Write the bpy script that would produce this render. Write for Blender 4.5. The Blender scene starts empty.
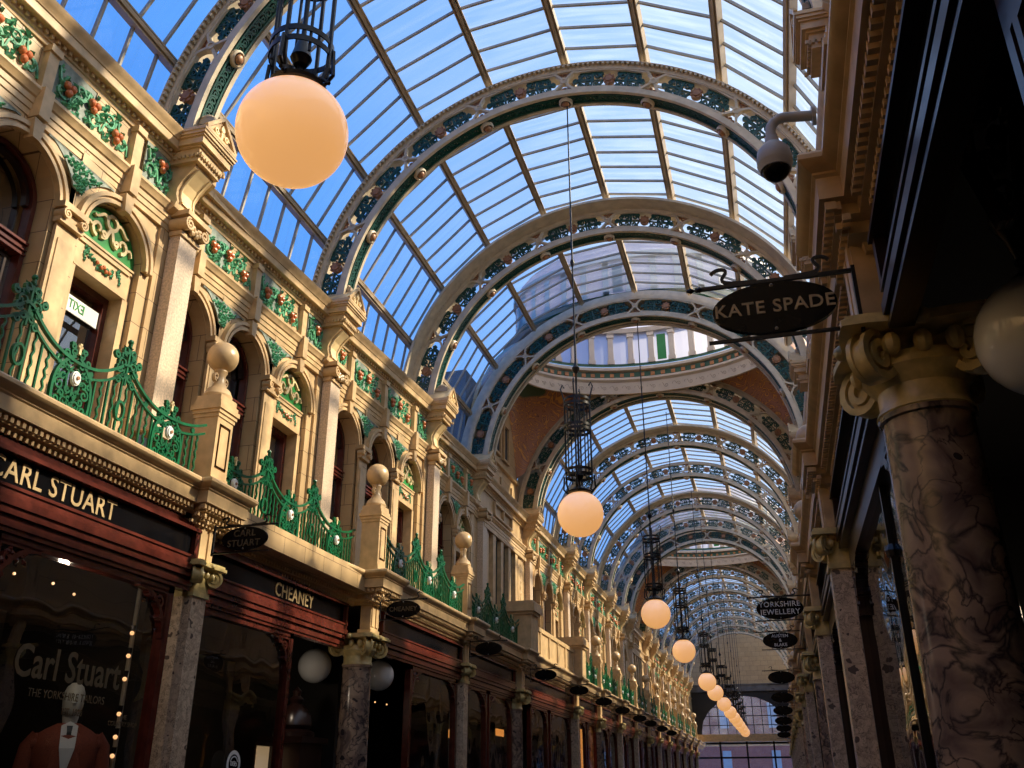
import bpy, math, random
from mathutils import Vector, Matrix
random.seed(7)
PI=math.pi; R=math.radians; sin=math.sin; cos=math.cos
SC=bpy.context.scene; COL=SC.collection
XC=-1.897; ZS=6.931; XL=-4.85; XR=1.10
RIBS=[2.65,5.95,9.226,12.526,15.479,19.258,22.85,25.54,28.92,31.67,33.4,37.69,39.9,43.0,45.54,47.87,50.42,53.33,56.0]
DOMES=[(4,5),(10,11)]
YEND=58.0; YBEG=-5.0
ORD=['zeroth','first','second','third','fourth','fifth','sixth','seventh','eighth','ninth','tenth','eleventh','twelfth','thirteenth','fourteenth','fifteenth','sixteenth','seventeenth','eighteenth','nineteenth','twentieth','twenty-first','twenty-second']
# ---------------------------------------------------------------- materials
def nt(name):
    m=bpy.data.materials.new(name); m.use_nodes=True; n=m.node_tree; b=n.nodes['Principled BSDF']; return m,n,b
def N(n,t,**k):
    x=n.nodes.new(t)
    for a,v in k.items():
        if a in x.inputs.keys(): x.inputs[a].default_value=v
        else: setattr(x,a,v)
    return x
def c4(c): return (c[0],c[1],c[2],1)
def plain(name,col,rough=.5,metal=0,var=.12,scale=6,bump=0.0,coat=0):
    m,n,b=nt(name); L=n.links.new
    tc=N(n,'ShaderNodeTexCoord'); no=N(n,'ShaderNodeTexNoise',Scale=scale,Detail=4.0)
    L(tc.outputs['Object'],no.inputs['Vector'])
    r=N(n,'ShaderNodeValToRGB'); r.color_ramp.elements[0].position=.3; r.color_ramp.elements[1].position=.7
    r.color_ramp.elements[0].color=c4([x*(1-var) for x in col]); r.color_ramp.elements[1].color=c4([min(1,x*(1+var)) for x in col])
    L(no.outputs['Fac'],r.inputs['Fac']); L(r.outputs['Color'],b.inputs['Base Color'])
    b.inputs['Roughness'].default_value=rough; b.inputs['Metallic'].default_value=metal; b.inputs['Coat Weight'].default_value=coat
    if bump:
        bp=N(n,'ShaderNodeBump',Strength=bump,Distance=.01); L(no.outputs['Fac'],bp.inputs['Height']); L(bp.outputs['Normal'],b.inputs['Normal'])
    return m
def stone(name,c1,c2,mortar,bw=.42,bh=.27,rough=.38):
    m,n,b=nt(name); L=n.links.new
    g=N(n,'ShaderNodeNewGeometry'); s=N(n,'ShaderNodeSeparateXYZ'); L(g.outputs['Position'],s.inputs[0])
    a=N(n,'ShaderNodeMath',operation='ADD'); L(s.outputs['X'],a.inputs[0]); L(s.outputs['Y'],a.inputs[1])
    cb=N(n,'ShaderNodeCombineXYZ'); L(a.outputs[0],cb.inputs['X']); L(s.outputs['Z'],cb.inputs['Y'])
    br=N(n,'ShaderNodeTexBrick',Scale=1.0); br.inputs['Brick Width'].default_value=bw; br.inputs['Row Height'].default_value=bh
    br.inputs['Mortar Size'].default_value=.0035; br.inputs['Mortar Smooth'].default_value=.3
    br.inputs['Color1'].default_value=c4(c1); br.inputs['Color2'].default_value=c4(c2); br.inputs['Mortar'].default_value=c4(mortar)
    L(cb.outputs[0],br.inputs['Vector'])
    no=N(n,'ShaderNodeTexNoise',Scale=5.0,Detail=5.0); L(g.outputs['Position'],no.inputs['Vector'])
    mp=N(n,'ShaderNodeMapRange'); mp.inputs['To Min'].default_value=.78; mp.inputs['To Max'].default_value=1.15; L(no.outputs['Fac'],mp.inputs['Value'])
    mx=N(n,'ShaderNodeVectorMath',operation='SCALE'); L(br.outputs['Color'],mx.inputs[0]); L(mp.outputs[0],mx.inputs['Scale'])
    L(mx.outputs[0],b.inputs['Base Color']); b.inputs['Roughness'].default_value=rough
    return m
def marble(name,c1,c2,c3,scale=3.0,th=.08,rough=.25):
    m,n,b=nt(name); L=n.links.new
    tc=N(n,'ShaderNodeTexCoord')
    no=N(n,'ShaderNodeTexNoise',Scale=scale*1.6,Detail=6.0,Distortion=1.2); L(tc.outputs['Object'],no.inputs['Vector'])
    r=N(n,'ShaderNodeValToRGB'); e=r.color_ramp.elements; e[0].position=.35; e[0].color=c4(c2); e[1].position=.6; e[1].color=c4(c1)
    L(no.outputs['Fac'],r.inputs['Fac'])
    mxv=N(n,'ShaderNodeMix',data_type='VECTOR'); mxv.inputs['Factor'].default_value=.22
    L(tc.outputs['Object'],mxv.inputs[4]); L(no.outputs['Color'],mxv.inputs[5])
    v=N(n,'ShaderNodeTexVoronoi',feature='DISTANCE_TO_EDGE',Scale=scale*2.4); L(mxv.outputs[1],v.inputs['Vector'])
    no2=N(n,'ShaderNodeTexNoise',Scale=scale*1.1,Detail=2.0); L(tc.outputs['Object'],no2.inputs['Vector'])
    tm=N(n,'ShaderNodeMapRange'); tm.inputs['From Min'].default_value=.35; tm.inputs['From Max'].default_value=.7; tm.inputs['To Min'].default_value=0; tm.inputs['To Max'].default_value=th; L(no2.outputs['Fac'],tm.inputs['Value'])
    mr=N(n,'ShaderNodeMapRange'); L(v.outputs['Distance'],mr.inputs['Value']); mr.inputs['From Min'].default_value=0; L(tm.outputs[0],mr.inputs['From Max'])
    mx=N(n,'ShaderNodeMix',data_type='RGBA'); L(mr.outputs[0],mx.inputs['Factor']); mx.inputs[6].default_value=c4(c3); L(r.outputs['Color'],mx.inputs[7])
    L(mx.outputs[2],b.inputs['Base Color']); b.inputs['Roughness'].default_value=rough
    return m
def glass(name,tint,dust=0.0,streak=False,ior=1.5,rough=0.0):
    m,n,b=nt(name); L=n.links.new; out=n.nodes['Material Output']; n.nodes.remove(b)
    t=N(n,'ShaderNodeBsdfTransparent'); t.inputs['Color'].default_value=c4(tint)
    g=N(n,'ShaderNodeBsdfGlossy'); g.inputs['Roughness'].default_value=rough
    lw=N(n,'ShaderNodeLayerWeight'); lw.inputs['Blend'].default_value=.5; pw=N(n,'ShaderNodeMath',operation='POWER'); pw.inputs[1].default_value=4.0; L(lw.outputs['Facing'],pw.inputs[0])
    r0=((ior-1)/(ior+1))**2*1.6; f=N(n,'ShaderNodeMath',operation='MULTIPLY_ADD'); L(pw.outputs[0],f.inputs[0]); f.inputs[1].default_value=(.85-r0) if not streak else .25; f.inputs[2].default_value=r0
    mx=N(n,'ShaderNodeMixShader'); L(f.outputs[0],mx.inputs[0]); L(t.outputs[0],mx.inputs[1]); L(g.outputs[0],mx.inputs[2])
    last=mx
    if streak:
        tc=N(n,'ShaderNodeTexCoord'); mp=N(n,'ShaderNodeMapping'); mp.inputs['Scale'].default_value=(.9,9.0,.9)
        mp.inputs['Rotation'].default_value=(0,0,.12)
        L(tc.outputs['Object'],mp.inputs['Vector']); no=N(n,'ShaderNodeTexNoise',Scale=1.3,Detail=4.0,Distortion=.3); L(mp.outputs[0],no.inputs['Vector'])
        r=N(n,'ShaderNodeMapRange'); r.inputs['From Min'].default_value=.4; r.inputs['From Max'].default_value=.72; r.inputs['To Min'].default_value=dust*.25; r.inputs['To Max'].default_value=dust
        L(no.outputs['Fac'],r.inputs['Value'])
        d=N(n,'ShaderNodeBsdfTranslucent'); d.inputs['Color'].default_value=(.85,.9,.95,1)
        m2=N(n,'ShaderNodeMixShader'); L(r.outputs[0],m2.inputs[0]); L(mx.outputs[0],m2.inputs[1]); L(d.outputs[0],m2.inputs[2]); last=m2
        # wavy cast glass breaks up reflections
    if name.startswith('shop'):
        tc=N(n,'ShaderNodeTexCoord'); no=N(n,'ShaderNodeTexNoise',Scale=1.8,Detail=1.0); L(tc.outputs['Object'],no.inputs['Vector'])
        bp=N(n,'ShaderNodeBump',Strength=.25,Distance=.03); L(no.outputs['Fac'],bp.inputs['Height']); L(bp.outputs['Normal'],g.inputs['Normal'])
    L(last.outputs[0],out.inputs['Surface']); return m
def emis(name,col,st,base=(.8,.8,.8)):
    m,n,b=nt(name); b.inputs['Base Color'].default_value=c4(base); b.inputs['Emission Color'].default_value=c4(col); b.inputs['Emission Strength'].default_value=st; b.inputs['Roughness'].default_value=.12
    return m
def mosaic(name):
    m,n,b=nt(name); L=n.links.new
    tc=N(n,'ShaderNodeTexCoord'); no=N(n,'ShaderNodeTexNoise',Scale=1.3,Detail=2.0,Distortion=2.6); L(tc.outputs['Object'],no.inputs['Vector'])
    sn=N(n,'ShaderNodeMath',operation='MULTIPLY'); sn.inputs[1].default_value=42.0; L(no.outputs['Fac'],sn.inputs[0])
    s2=N(n,'ShaderNodeMath',operation='SINE'); L(sn.outputs[0],s2.inputs[0])
    r=N(n,'ShaderNodeValToRGB'); e=r.color_ramp.elements; e[0].position=0; e[0].color=(.46,.20,.10,1); e[1].position=.80; e[1].color=(.40,.15,.07,1)
    x=e.new(.9); x.color=(.75,.36,.07,1); x=e.new(.55); x.color=(.50,.22,.11,1); x=e.new(.25); x.color=(.12,.05,.03,1)
    L(s2.outputs[0],r.inputs['Fac'])
    n2=N(n,'ShaderNodeTexNoise',Scale=1.1,Detail=1.0); mp=N(n,'ShaderNodeMapping'); mp.inputs['Location'].default_value=(3,7,1); L(tc.outputs['Object'],mp.inputs['Vector']); L(mp.outputs[0],n2.inputs['Vector'])
    q=N(n,'ShaderNodeMapRange'); q.inputs['From Min'].default_value=.60; q.inputs['From Max'].default_value=.64; L(n2.outputs['Fac'],q.inputs['Value'])
    mx=N(n,'ShaderNodeMix',data_type='RGBA'); L(q.outputs[0],mx.inputs['Factor']); L(r.outputs['Color'],mx.inputs[6]); mx.inputs[7].default_value=(.07,.12,.06,1)
    L(mx.outputs[2],b.inputs['Base Color']); b.inputs['Roughness'].default_value=.4
    return m
STN=(.62,.41,.19)
Mt={}
Mt['stone']=stone('buff_faience',(.56,.385,.20),(.50,.34,.17),(.10,.05,.02))
Mt['stone2']=plain('buff_moulding',(.56,.385,.20),.35,var=.18,scale=9)
Mt['cream']=plain('cream_relief',(.78,.60,.32),.4)
Mt['green']=plain('glazed_green_foliage',(.10,.34,.18),.25,var=.4,scale=30)
Mt['greybg']=plain('frieze_ground',(.20,.24,.20),.5,var=.3,scale=20)
Mt['fruit']=plain('glazed_orange_fruit',(.52,.15,.05),.3,var=.3,scale=50)
Mt['tymp']=plain('tympanum_green',(.02,.25,.045),.35,var=.1)
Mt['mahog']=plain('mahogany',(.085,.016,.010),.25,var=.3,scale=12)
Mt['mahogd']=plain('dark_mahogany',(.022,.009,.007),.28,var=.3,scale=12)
Mt['rail']=plain('railing_green_paint',(.0,.10,.035),.3,var=.25,scale=15)
Mt['white']=plain('white_enamel',(.8,.8,.78),.35,var=.05)
Mt['rib']=plain('rib_cream_paint',(.55,.46,.33),.45,var=.15,scale=8)
Mt['ribg']=plain('rib_dark_green_paint',(.008,.06,.045),.35,var=.4,scale=30)
Mt['ribb']=plain('rib_brown_boss',(.30,.14,.06),.45,var=.25,scale=20)
Mt['purlin']=plain('purlin_paint',(.40,.31,.21),.45,var=.2,scale=4)
Mt['bar']=plain('glazing_bar_paint',(.36,.33,.27),.5,var=.15,scale=8)
Mt['black']=plain('black_metal',(.012,.012,.014),.3,metal=.4,var=.2,scale=20)
Mt['signblk']=plain('black_sign_glass',(.003,.003,.004),.22,var=.1); Mt['signblk'].node_tree.nodes['Principled BSDF'].inputs['Specular IOR Level'].default_value=.12
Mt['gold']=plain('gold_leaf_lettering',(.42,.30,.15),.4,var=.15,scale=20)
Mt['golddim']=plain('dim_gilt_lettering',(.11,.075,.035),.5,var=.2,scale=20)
Mt['pavo']=marble('breccia_marble',(.33,.235,.17),(.12,.08,.07),(.035,.028,.03),3.6,.20,.22)
Mt['pavo2']=marble('pale_breccia_marble',(.70,.54,.38),(.48,.36,.26),(.14,.10,.08),9.0,.12)
Mt['pink']=plain('pale_pink_granite',(.60,.46,.33),.35,var=.28,scale=55)
Mt['giltst']=plain('gilded_capital',(.60,.47,.20),.38,var=.3,scale=14)
Mt['glass']=glass('roof_glass',(.96,.98,.99),.16,True,1.3)
Mt['wglass']=glass('window_glass',(.55,.58,.6),0,False,2.4)
Mt['sglass']=glass('shop_window_glass',(.80,.82,.82),0,False,1.75)
Mt['globe']=emis('warm_lit_opal_globe',(1.0,.47,.15),.72,(.9,.85,.75))
Mt['opal']=plain('unlit_opal_glass',(.72,.74,.74),.12,var=.04,coat=.5)
Mt['bulb']=emis('small_warm_bulb',(1,.5,.2),1.6)
Mt['mosaic']=mosaic('brown_pendentive_mosaic')
Mt['fascia']=plain('cream_dome_plaster',(.70,.60,.46),.5,var=.06)
Mt['frost']=None
def frost():
    m,n,b=nt('frosted_lavender_glass'); L=n.links.new; out=n.nodes['Material Output']; n.nodes.remove(b)
    t=N(n,'ShaderNodeBsdfTranslucent'); t.inputs['Color'].default_value=(.72,.72,.82,1); d=N(n,'ShaderNodeBsdfDiffuse'); d.inputs['Color'].default_value=(.55,.55,.64,1)
    mx=N(n,'ShaderNodeMixShader'); mx.inputs[0].default_value=.35; L(t.outputs[0],mx.inputs[1]); L(d.outputs[0],mx.inputs[2]); L(mx.outputs[0],out.inputs['Surface']); return m
Mt['frost']=frost()
Mt['lav']=plain('lavender_drum_pane',(.42,.42,.50),.5)
Mt['dgreen']=plain('drum_dark_green',(.04,.12,.06),.5)
Mt['orange']=plain('orange_tile',(.55,.22,.06),.4)
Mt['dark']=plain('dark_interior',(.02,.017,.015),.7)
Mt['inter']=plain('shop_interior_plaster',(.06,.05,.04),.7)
Mt['floor']=stone('floor_mosaic_stone',(.20,.18,.15),(.17,.15,.13),(.06,.05,.04),.5,.5,.3)
Mt['slate']=plain('outside_dark_slate',(.13,.12,.11),.6,var=.3,scale=3)
Mt['brick']=stone('outside_red_brick',(.42,.12,.07),(.34,.09,.06),(.45,.4,.35),.22,.075,.7)
Mt['camgrey']=plain('cctv_grey_plastic',(.36,.36,.36),.4,var=.04)
Mt['suit']=plain('rust_tweed',(.22,.05,.025),.8,var=.25,scale=120)
Mt['shirt']=plain('white_shirt',(.7,.7,.68),.7,var=.04)
Mt['tie']=plain('dark_tie',(.02,.025,.03),.5)
Mt['dummy']=plain('pale_mannequin_plastic',(.62,.62,.56),.45,var=.04)
Mt['curtain']=plain('pale_blind',(.42,.43,.44),.6,var=.1,scale=3)
Mt['cloth']=plain('grey_interior_panel',(.16,.16,.17),.6)
Mt['lit']=emis('lit_shop_display',(1,.66,.34),.35)
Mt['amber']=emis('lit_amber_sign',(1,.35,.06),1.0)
# ---------------------------------------------------------------- mesh builder
class M:
    def __init__(s): s.v=[]; s.f=[]
    def add(s,vs,fs):
        b=len(s.v); s.v+=[tuple(v) for v in vs]; s.f+=[tuple(i+b for i in f) for f in fs]; return s
    def box(s,x0,x1,y0,y1,z0,z1,mat=None):
        vs=[(x,y,z) for x in (x0,x1) for y in (y0,y1) for z in (z0,z1)]
        if mat: vs=[mat@Vector(v) for v in vs]
        return s.add(vs,[(0,1,3,2),(4,6,7,5),(0,4,5,1),(2,3,7,6),(0,2,6,4),(1,5,7,3)])
    def lathe(s,prof,c=(0,0,0),n=16,mat=None,a0=0,a1=2*PI,cap=True):
        full=abs(a1-a0-2*PI)<1e-6; k=n if full else n+1; vs=[]
        for r,z in prof:
            for i in range(k):
                a=a0+(a1-a0)*i/n; p=Vector((r*cos(a),r*sin(a),z))
                if mat: p=mat@p
                vs.append(p+Vector(c))
        fs=[]
        for j in range(len(prof)-1):
            for i in range(n):
                i2=(i+1)%k
                fs.append((j*k+i,j*k+i2,(j+1)*k+i2,(j+1)*k+i))
        if full and cap:
            fs.append(tuple(range(k))[::-1]); fs.append(tuple((len(prof)-1)*k+i for i in range(k)))
        return s.add(vs,fs)
    def sphere(s,c,r,n=12,m=8,sc=(1,1,1)):
        vs=[(c[0],c[1],c[2]-r*sc[2])]
        for j in range(1,m):
            t=PI*j/m
            for i in range(n): vs.append((c[0]+r*sc[0]*sin(t)*cos(2*PI*i/n),c[1]+r*sc[1]*sin(t)*sin(2*PI*i/n),c[2]-r*sc[2]*cos(t)))
        vs.append((c[0],c[1],c[2]+r*sc[2])); fs=[]
        for i in range(n):
            i2=(i+1)%n; fs.append((0,1+i2,1+i))
            for j in range(m-2): fs.append((1+j*n+i,1+j*n+i2,1+(j+1)*n+i2,1+(j+1)*n+i))
            fs.append((1+(m-2)*n+i,1+(m-2)*n+i2,len(vs)-1))
        return s.add(vs,fs)
    def tube(s,pts,r,n=6,closed=False,r1=None):
        pts=[Vector(p) for p in pts]; L=len(pts); vs=[]; up=None
        for i,p in enumerate(pts):
            if closed: d=pts[(i+1)%L]-pts[i-1]
            else: d=pts[min(i+1,L-1)]-pts[max(i-1,0)]
            d.normalize()
            if up is None:
                up=Vector((0,0,1)) if abs(d.z)<.9 else Vector((1,0,0))
            u=up-d*up.dot(d)
            if u.length<1e-4: u=d.orthogonal()
            u.normalize(); w=d.cross(u); up=u
            rr=r if r1 is None else r+(r1-r)*i/(L-1)
            for k in range(n):
                a=2*PI*(k+.5)/n; vs.append(p+u*cos(a)*rr+w*sin(a)*rr)
        fs=[]
        for i in range(L if closed else L-1):
            j=(i+1)%L
            for k in range(n): k2=(k+1)%n; fs.append((i*n+k,i*n+k2,j*n+k2,j*n+k))
        if not closed: fs.append(tuple(range(n))[::-1]); fs.append(tuple((L-1)*n+k for k in range(n)))
        return s.add(vs,fs)
    def ribbon(s,pts,w,d,f,taper=1.0,closed=False):
        # pts in 2D, width w, thickness d, f(u,v,depth)->3D
        L=len(pts); vs=[]
        for i,p in enumerate(pts):
            a=pts[(i-1)%L] if closed or i>0 else pts[i]; b=pts[(i+1)%L] if closed or i<L-1 else pts[i]
            dx,dy=b[0]-a[0],b[1]-a[1]; l=math.hypot(dx,dy) or 1; nx,ny=-dy/l,dx/l
            ww=w/2*(1+(taper-1)*i/(L-1))
            for sx,dd in ((-1,0),(1,0),(1,d),(-1,d)): vs.append(f(p[0]+nx*ww*sx,p[1]+ny*ww*sx,dd))
        fs=[]
        for i in range(L if closed else L-1):
            j=(i+1)%L
            for k in range(4): k2=(k+1)%4; fs.append((i*4+k,j*4+k,j*4+k2,i*4+k2))
        if not closed: fs+= [(0,1,2,3),((L-1)*4+3,(L-1)*4+2,(L-1)*4+1,(L-1)*4)]
        return s.add(vs,fs)
    def prism(s,poly,d0,d1,f):
        L=len(poly); vs=[f(u,v,d0) for u,v in poly]+[f(u,v,d1) for u,v in poly]
        fs=[tuple(range(L))[::-1],tuple(range(L,2*L))]+[(i,(i+1)%L,L+(i+1)%L,L+i) for i in range(L)]
        return s.add(vs,fs)
    def disc(s,u,v,r,d0,d1,f,n=14,ry=None):
        return s.prism([(u+r*cos(2*PI*i/n),v+(ry or r)*sin(2*PI*i/n)) for i in range(n)],d0,d1,f)
    def sweep(s,prof,path,closed_prof=True):
        # prof: [(q,z)], path: [(y,q)] in plan; facade local
        L=len(path); K=len(prof); vs=[]
        for i,(y,q) in enumerate(path):
            a=path[max(i-1,0)]; b=path[min(i+1,L-1)]
            d1=(path[i][0]-a[0],path[i][1]-a[1]); d2=(b[0]-path[i][0],b[1]-path[i][1])
            def nrm(d):
                l=math.hypot(*d)
                return (0,0) if l<1e-9 else (-d[1]/l,d[0]/l)   # normal as (ny,nq)
            n1,n2=nrm(d1),nrm(d2)
            if n1==(0,0): n1=n2
            if n2==(0,0): n2=n1
            nx,ny=n1[0]+n2[0],n1[1]+n2[1]; l=nx*nx+ny*ny; k=2/l if l>.2 else 2
            nx*=k;ny*=k
            for pq,pz in prof: vs.append((q+pq*ny,y+pq*nx,pz))
        fs=[]
        for i in range(L-1):
            for k in range(K if closed_prof else K-1):
                k2=(k+1)%K; fs.append((i*K+k,i*K+k2,(i+1)*K+k2,(i+1)*K+k))
        fs+=[tuple(range(K)),tuple((L-1)*K+k for k in range(K))[::-1]]
        return s.add(vs,fs)
    def mesh(s,name,mat,smooth=35):
        me=bpy.data.meshes.new(name); me.from_pydata(s.v,[],s.f); me.materials.append(Mt[mat]); me.validate()
        import bmesh
        bm=bmesh.new(); bm.from_mesh(me); bmesh.ops.recalc_face_normals(bm,faces=bm.faces); bm.to_mesh(me); bm.free()
        if smooth:
            me.shade_smooth(); me.set_sharp_from_angle(angle=R(smooth))
        me.update(); return me
def put(name,me,parent=None,loc=(0,0,0),rot=(0,0,0),scale=None):
    o=bpy.data.objects.new(name,me); COL.objects.link(o); o.location=loc; o.rotation_euler=rot
    if scale: o.scale=scale
    if parent: o.parent=parent
    return o
def tag(o,label=None,cat=None,group=None,kind=None):
    if label: o['label']=label
    if cat: o['category']=cat
    if group: o['group']=group
    if kind: o['kind']=kind
    return o
def thing(name,label,cat,loc=(0,0,0),rz=0,group=None):
    o=put(name,None,None,loc,(0,0,rz)); o.empty_display_size=.1; return tag(o,label,cat,group)
def struct(name,me,parent=None,**k):
    o=put(name,me,parent,**k)
    if not parent: o['kind']='structure'
    return o
def dup(root,loc,rz,label=None,group=None,deep=9,rot=None):
    def rec(o,par,lv):
        c=o.copy(); COL.objects.link(c); c.parent=par
        if lv<deep:
            for ch in KIDS.get(o,[]) : rec(ch,c,lv+1)
        return c
    r=rec(root,None,0); r.location=loc; r.rotation_euler=rot or (0,0,rz)
    if label: r['label']=label
    if group: r['group']=group
    return r
class _K:
    def get(s,o,d): return list(o.children)
KIDS=_K()
F=lambda q0: (lambda u,v,d:(q0+d,u,v))      # facade mapping u->y, v->z, depth->x
def arc(cx,cy,r,a0,a1,n=16,ry=None): return [(cx+r*cos(a0+(a1-a0)*i/n),cy+(ry or r)*sin(a0+(a1-a0)*i/n)) for i in range(n+1)]
def spiral(cx,cy,r0,r1,a0,turns,n=26): return [(cx+(r0+(r1-r0)*i/n)*cos(a0+turns*2*PI*i/n),cy+(r0+(r1-r0)*i/n)*sin(a0+turns*2*PI*i/n)) for i in range(n+1)]
def bez(p0,p1,p2,p3,n=12):
    o=[]
    for i in range(n+1):
        t=i/n;a=(1-t)**3;b=3*t*(1-t)**2;c=3*t*t*(1-t);d=t**3
        o.append((a*p0[0]+b*p1[0]+c*p2[0]+d*p3[0],a*p0[1]+b*p1[1]+c*p2[1]+d*p3[1]))
    return o
def bo(y):
    if y<5.95: return -.02+.05*(max(y,2.6)-4.08)
    if y<9.2: return -.16+.053*(y-6.83)
    if y<12.5: return -.05+.06*(y-9.94)
    if y<15.4: return -.16+.035*(y-13.5)
    if y<19.3: return -.12
    return -.05
def sideloc(s,y,z=0,q=0): return (XL+q,y,z) if s<0 else (XR-q,y,z)
def uploc(s,y,z=0,q=0): return (XL+q+bo(y-.02),y,z) if s<0 else (XR-q,y,z)
def siderot(s): return 0 if s<0 else PI
SN={-1:'left',1:'right'}
def text_mesh(txt,size,ext,mat,sx=1.0,shear=0,off=0,space=1.0):
    cu=bpy.data.curves.new('lettering','FONT'); cu.body=txt; cu.size=size; cu.extrude=ext; cu.align_x='CENTER'; cu.align_y='CENTER'; cu.shear=shear; cu.offset=off; cu.space_character=space; cu.resolution_u=3
    o=bpy.data.objects.new('lettering',cu); COL.objects.link(o)
    dg=bpy.context.evaluated_depsgraph_get(); me=bpy.data.meshes.new_from_object(o.evaluated_get(dg)); bpy.data.objects.remove(o); bpy.data.curves.remove(cu)
    me.materials.clear(); me.materials.append(Mt[mat]); 
    if sx!=1: me.transform(Matrix.Scale(sx,4,(1,0,0)))
    return me
# ================================================================ LAYOUT
def is_dome(i): return any(a==i for a,b in DOMES)
BAYS=[]
for i in range(len(RIBS)-1): BAYS.append((RIBS[i],RIBS[i+1],is_dome(i)))
BAYS=[(-.65,2.65,False)]+BAYS
CR=.17
def arch_centers(y0,y1):
    L=y1-y0; n=3 if L>2.4 else max(1,int(L/1.0)); p=(L-2*CR)/n
    return [y0+CR+p*(k+.5) for k in range(n)],p
AR=.365; ASZ=5.60
# ---- walls -------------------------------------------------------
def cell(m,y0,y1,yc,z0=3.85,z1=6.95,r=AR,zs=ASZ,back=-.32,off=0):
    n=14; inn=[(yc-r,z0),(yc-r,zs-.8)]+[(yc-r*cos(PI*i/n),zs+r*sin(PI*i/n)) for i in range(n+1)]+[(yc+r,zs-.8),(yc+r,z0)]
    out=[(y0,z0),(y0,zs-.8)]
    for i in range(n+1):
        a=PI*i/n
        t=i/n
        if i<=2: out.append((y0,zs+(z1-zs)*i/3))
        elif i>=n-2: out.append((y1,zs+(z1-zs)*(n-i)/3))
        else: out.append((y0+(y1-y0)*(i-3)/(n-6) if n>6 else yc,z1))
    out+=[(y1,zs-.8),(y1,z0)]
    # corner fix
    out[2+3]=(y0,z1); out[2+n-3]=(y1,z1)
    K=len(inn); vs=[(off,a,b) for a,b in out]+[(off,a,b) for a,b in inn]+[(back,a,b) for a,b in inn]
    fs=[]
    for i in range(K-1): fs+=[(i,i+1,K+i+1,K+i),(K+i,K+i+1,2*K+i+1,2*K+i)]
    m.add(vs,fs)
def wall(side):
    m=M(); 
    for (y0,y1,dm) in BAYS:
        if dm or side>0:
            o=bo(y0+.5) if side<0 else 0; m.box(-.3+o,o,y0,y1,3.85,6.95)
        else:
            cs,p=arch_centers(y0,y1); o=bo(y0+.1); m.box(-.3+o,o,y0,y0+CR,3.85,6.95); o=bo(y1-.1); m.box(-.3+o,o,y1-CR,y1,3.85,6.95)
            for c in cs: cell(m,c-p/2,c+p/2,c,back=-.34,off=bo(c))
    m.box(-.3,0,YBEG,-.65,3.85,6.95); m.box(-.3,0,RIBS[-1],YEND,3.85,6.95)
    # rooms behind: outer skin, roof slabs, ground floor ceiling
    m.box(-2.9,-2.7,YBEG,YEND,0,7.0); m.box(-2.7,0.0,YBEG,YEND,6.95,7.02); m.box(-2.7,.5,YBEG,YEND,3.62,3.84)
    me=m.mesh('wall','stone',0)
    return struct('wall_'+SN[side],me,loc=sideloc(side,0) if side<0 else (XR,0,0),rot=(0,0,0),scale=None if side<0 else (-1,1,1))
wall(-1); wall(1)
m=M(); m.box(-9,5,YBEG,YEND+6,-.2,0); struct('floor',m.mesh('floor','floor',0))
m=M(); m.box(XL-2.9,XR+2.9,YBEG-.2,YBEG,0,10.4); struct('wall_back',m.mesh('wall_back','stone',0))
# party walls between shops (dark)
for side in (-1,1):
    m=M()
    for y in (([-.6,3.0,6.62,10.35,13.9]+[19.2,24,30,36,42,50,57.5]) if side<0 else [-1.5,3.42,6.75,9.9,12.9,19.3,25.8,35.3,48.1]): m.box(-2.7,-.0 if side>0 else -.1,y,y+.08,0,3.61)
    m.box(-2.69,-2.6,YBEG,YEND,0,3.62)
    for (y0,y1,dm) in BAYS: m.box(-2.7,-.32,y0-.04,y0+.04,3.84,6.95)
    m.box(-1.3,-1.25,YBEG,YEND,3.84,6.95)
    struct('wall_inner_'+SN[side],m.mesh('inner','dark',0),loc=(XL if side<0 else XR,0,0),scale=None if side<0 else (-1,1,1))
# ================================================================ ROOF
def onarc(r,a,y): return (XC+r*sin(a),y,ZS+r*cos(a))
PR=3.36; PA=[R(2.2+18*j) for j in range(-4,5)]
EAV=[R(-92),R(96)]
SEG=[(YBEG,RIBS[4]-.1),(RIBS[5]+.1,RIBS[10]-.1),(RIBS[11]+.1,YEND)]
gm=M(); angs=[EAV[0]]+PA+[EAV[1]]
for (ya,yb) in SEG:
    for a,b in zip(angs[:-1],angs[1:]):
        gm.add([onarc(PR+.05,a,ya),onarc(PR+.05,b,ya),onarc(PR+.05,b,yb),onarc(PR+.05,a,yb)],[(0,1,2,3)])
roof=struct('ceiling',gm.mesh('roof_glazing','glass',0))
for si,(ya,yb) in enumerate(SEG):
    for j,a in enumerate(PA):
        m=M(); rot=Matrix.Rotation(a,4,'Y')
        m.box(-.05,.05,ya,yb,-.045,.045); m.box(-.018,.018,ya,yb,-.075,-.045); m.box(-.05,-.035,ya,yb,-.06,-.045); m.box(.035,.05,ya,yb,-.06,-.045)
        o=put('purlin',m.mesh('purlin','purlin',0),roof,loc=(XC+PR*sin(a),0,ZS+PR*cos(a)),rot=(0,a,0))
    n=int((yb-ya)/.364)
    bm_=[]
    for (a,b) in zip(angs[:-1],angs[1:]):
        m=M(); p=Vector(onarc(PR+.02,a,0)); q=Vector(onarc(PR+.02,b,0)); d=(q-p); l=d.length; am=math.atan2(d.x,d.z)
        for k in range(n+1):
            y=ya+.1+k*.364
            if y>yb: break
            rm=Matrix.Translation(p+Vector((0,y,0)))@Matrix.Rotation(am,4,'Y')
            m.box(-.02,.012,-.013,.013,0,l,rm)
        put('glazing_bar',m.mesh('glazing_bars','bar',0),roof)['kind']='stuff'
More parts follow.
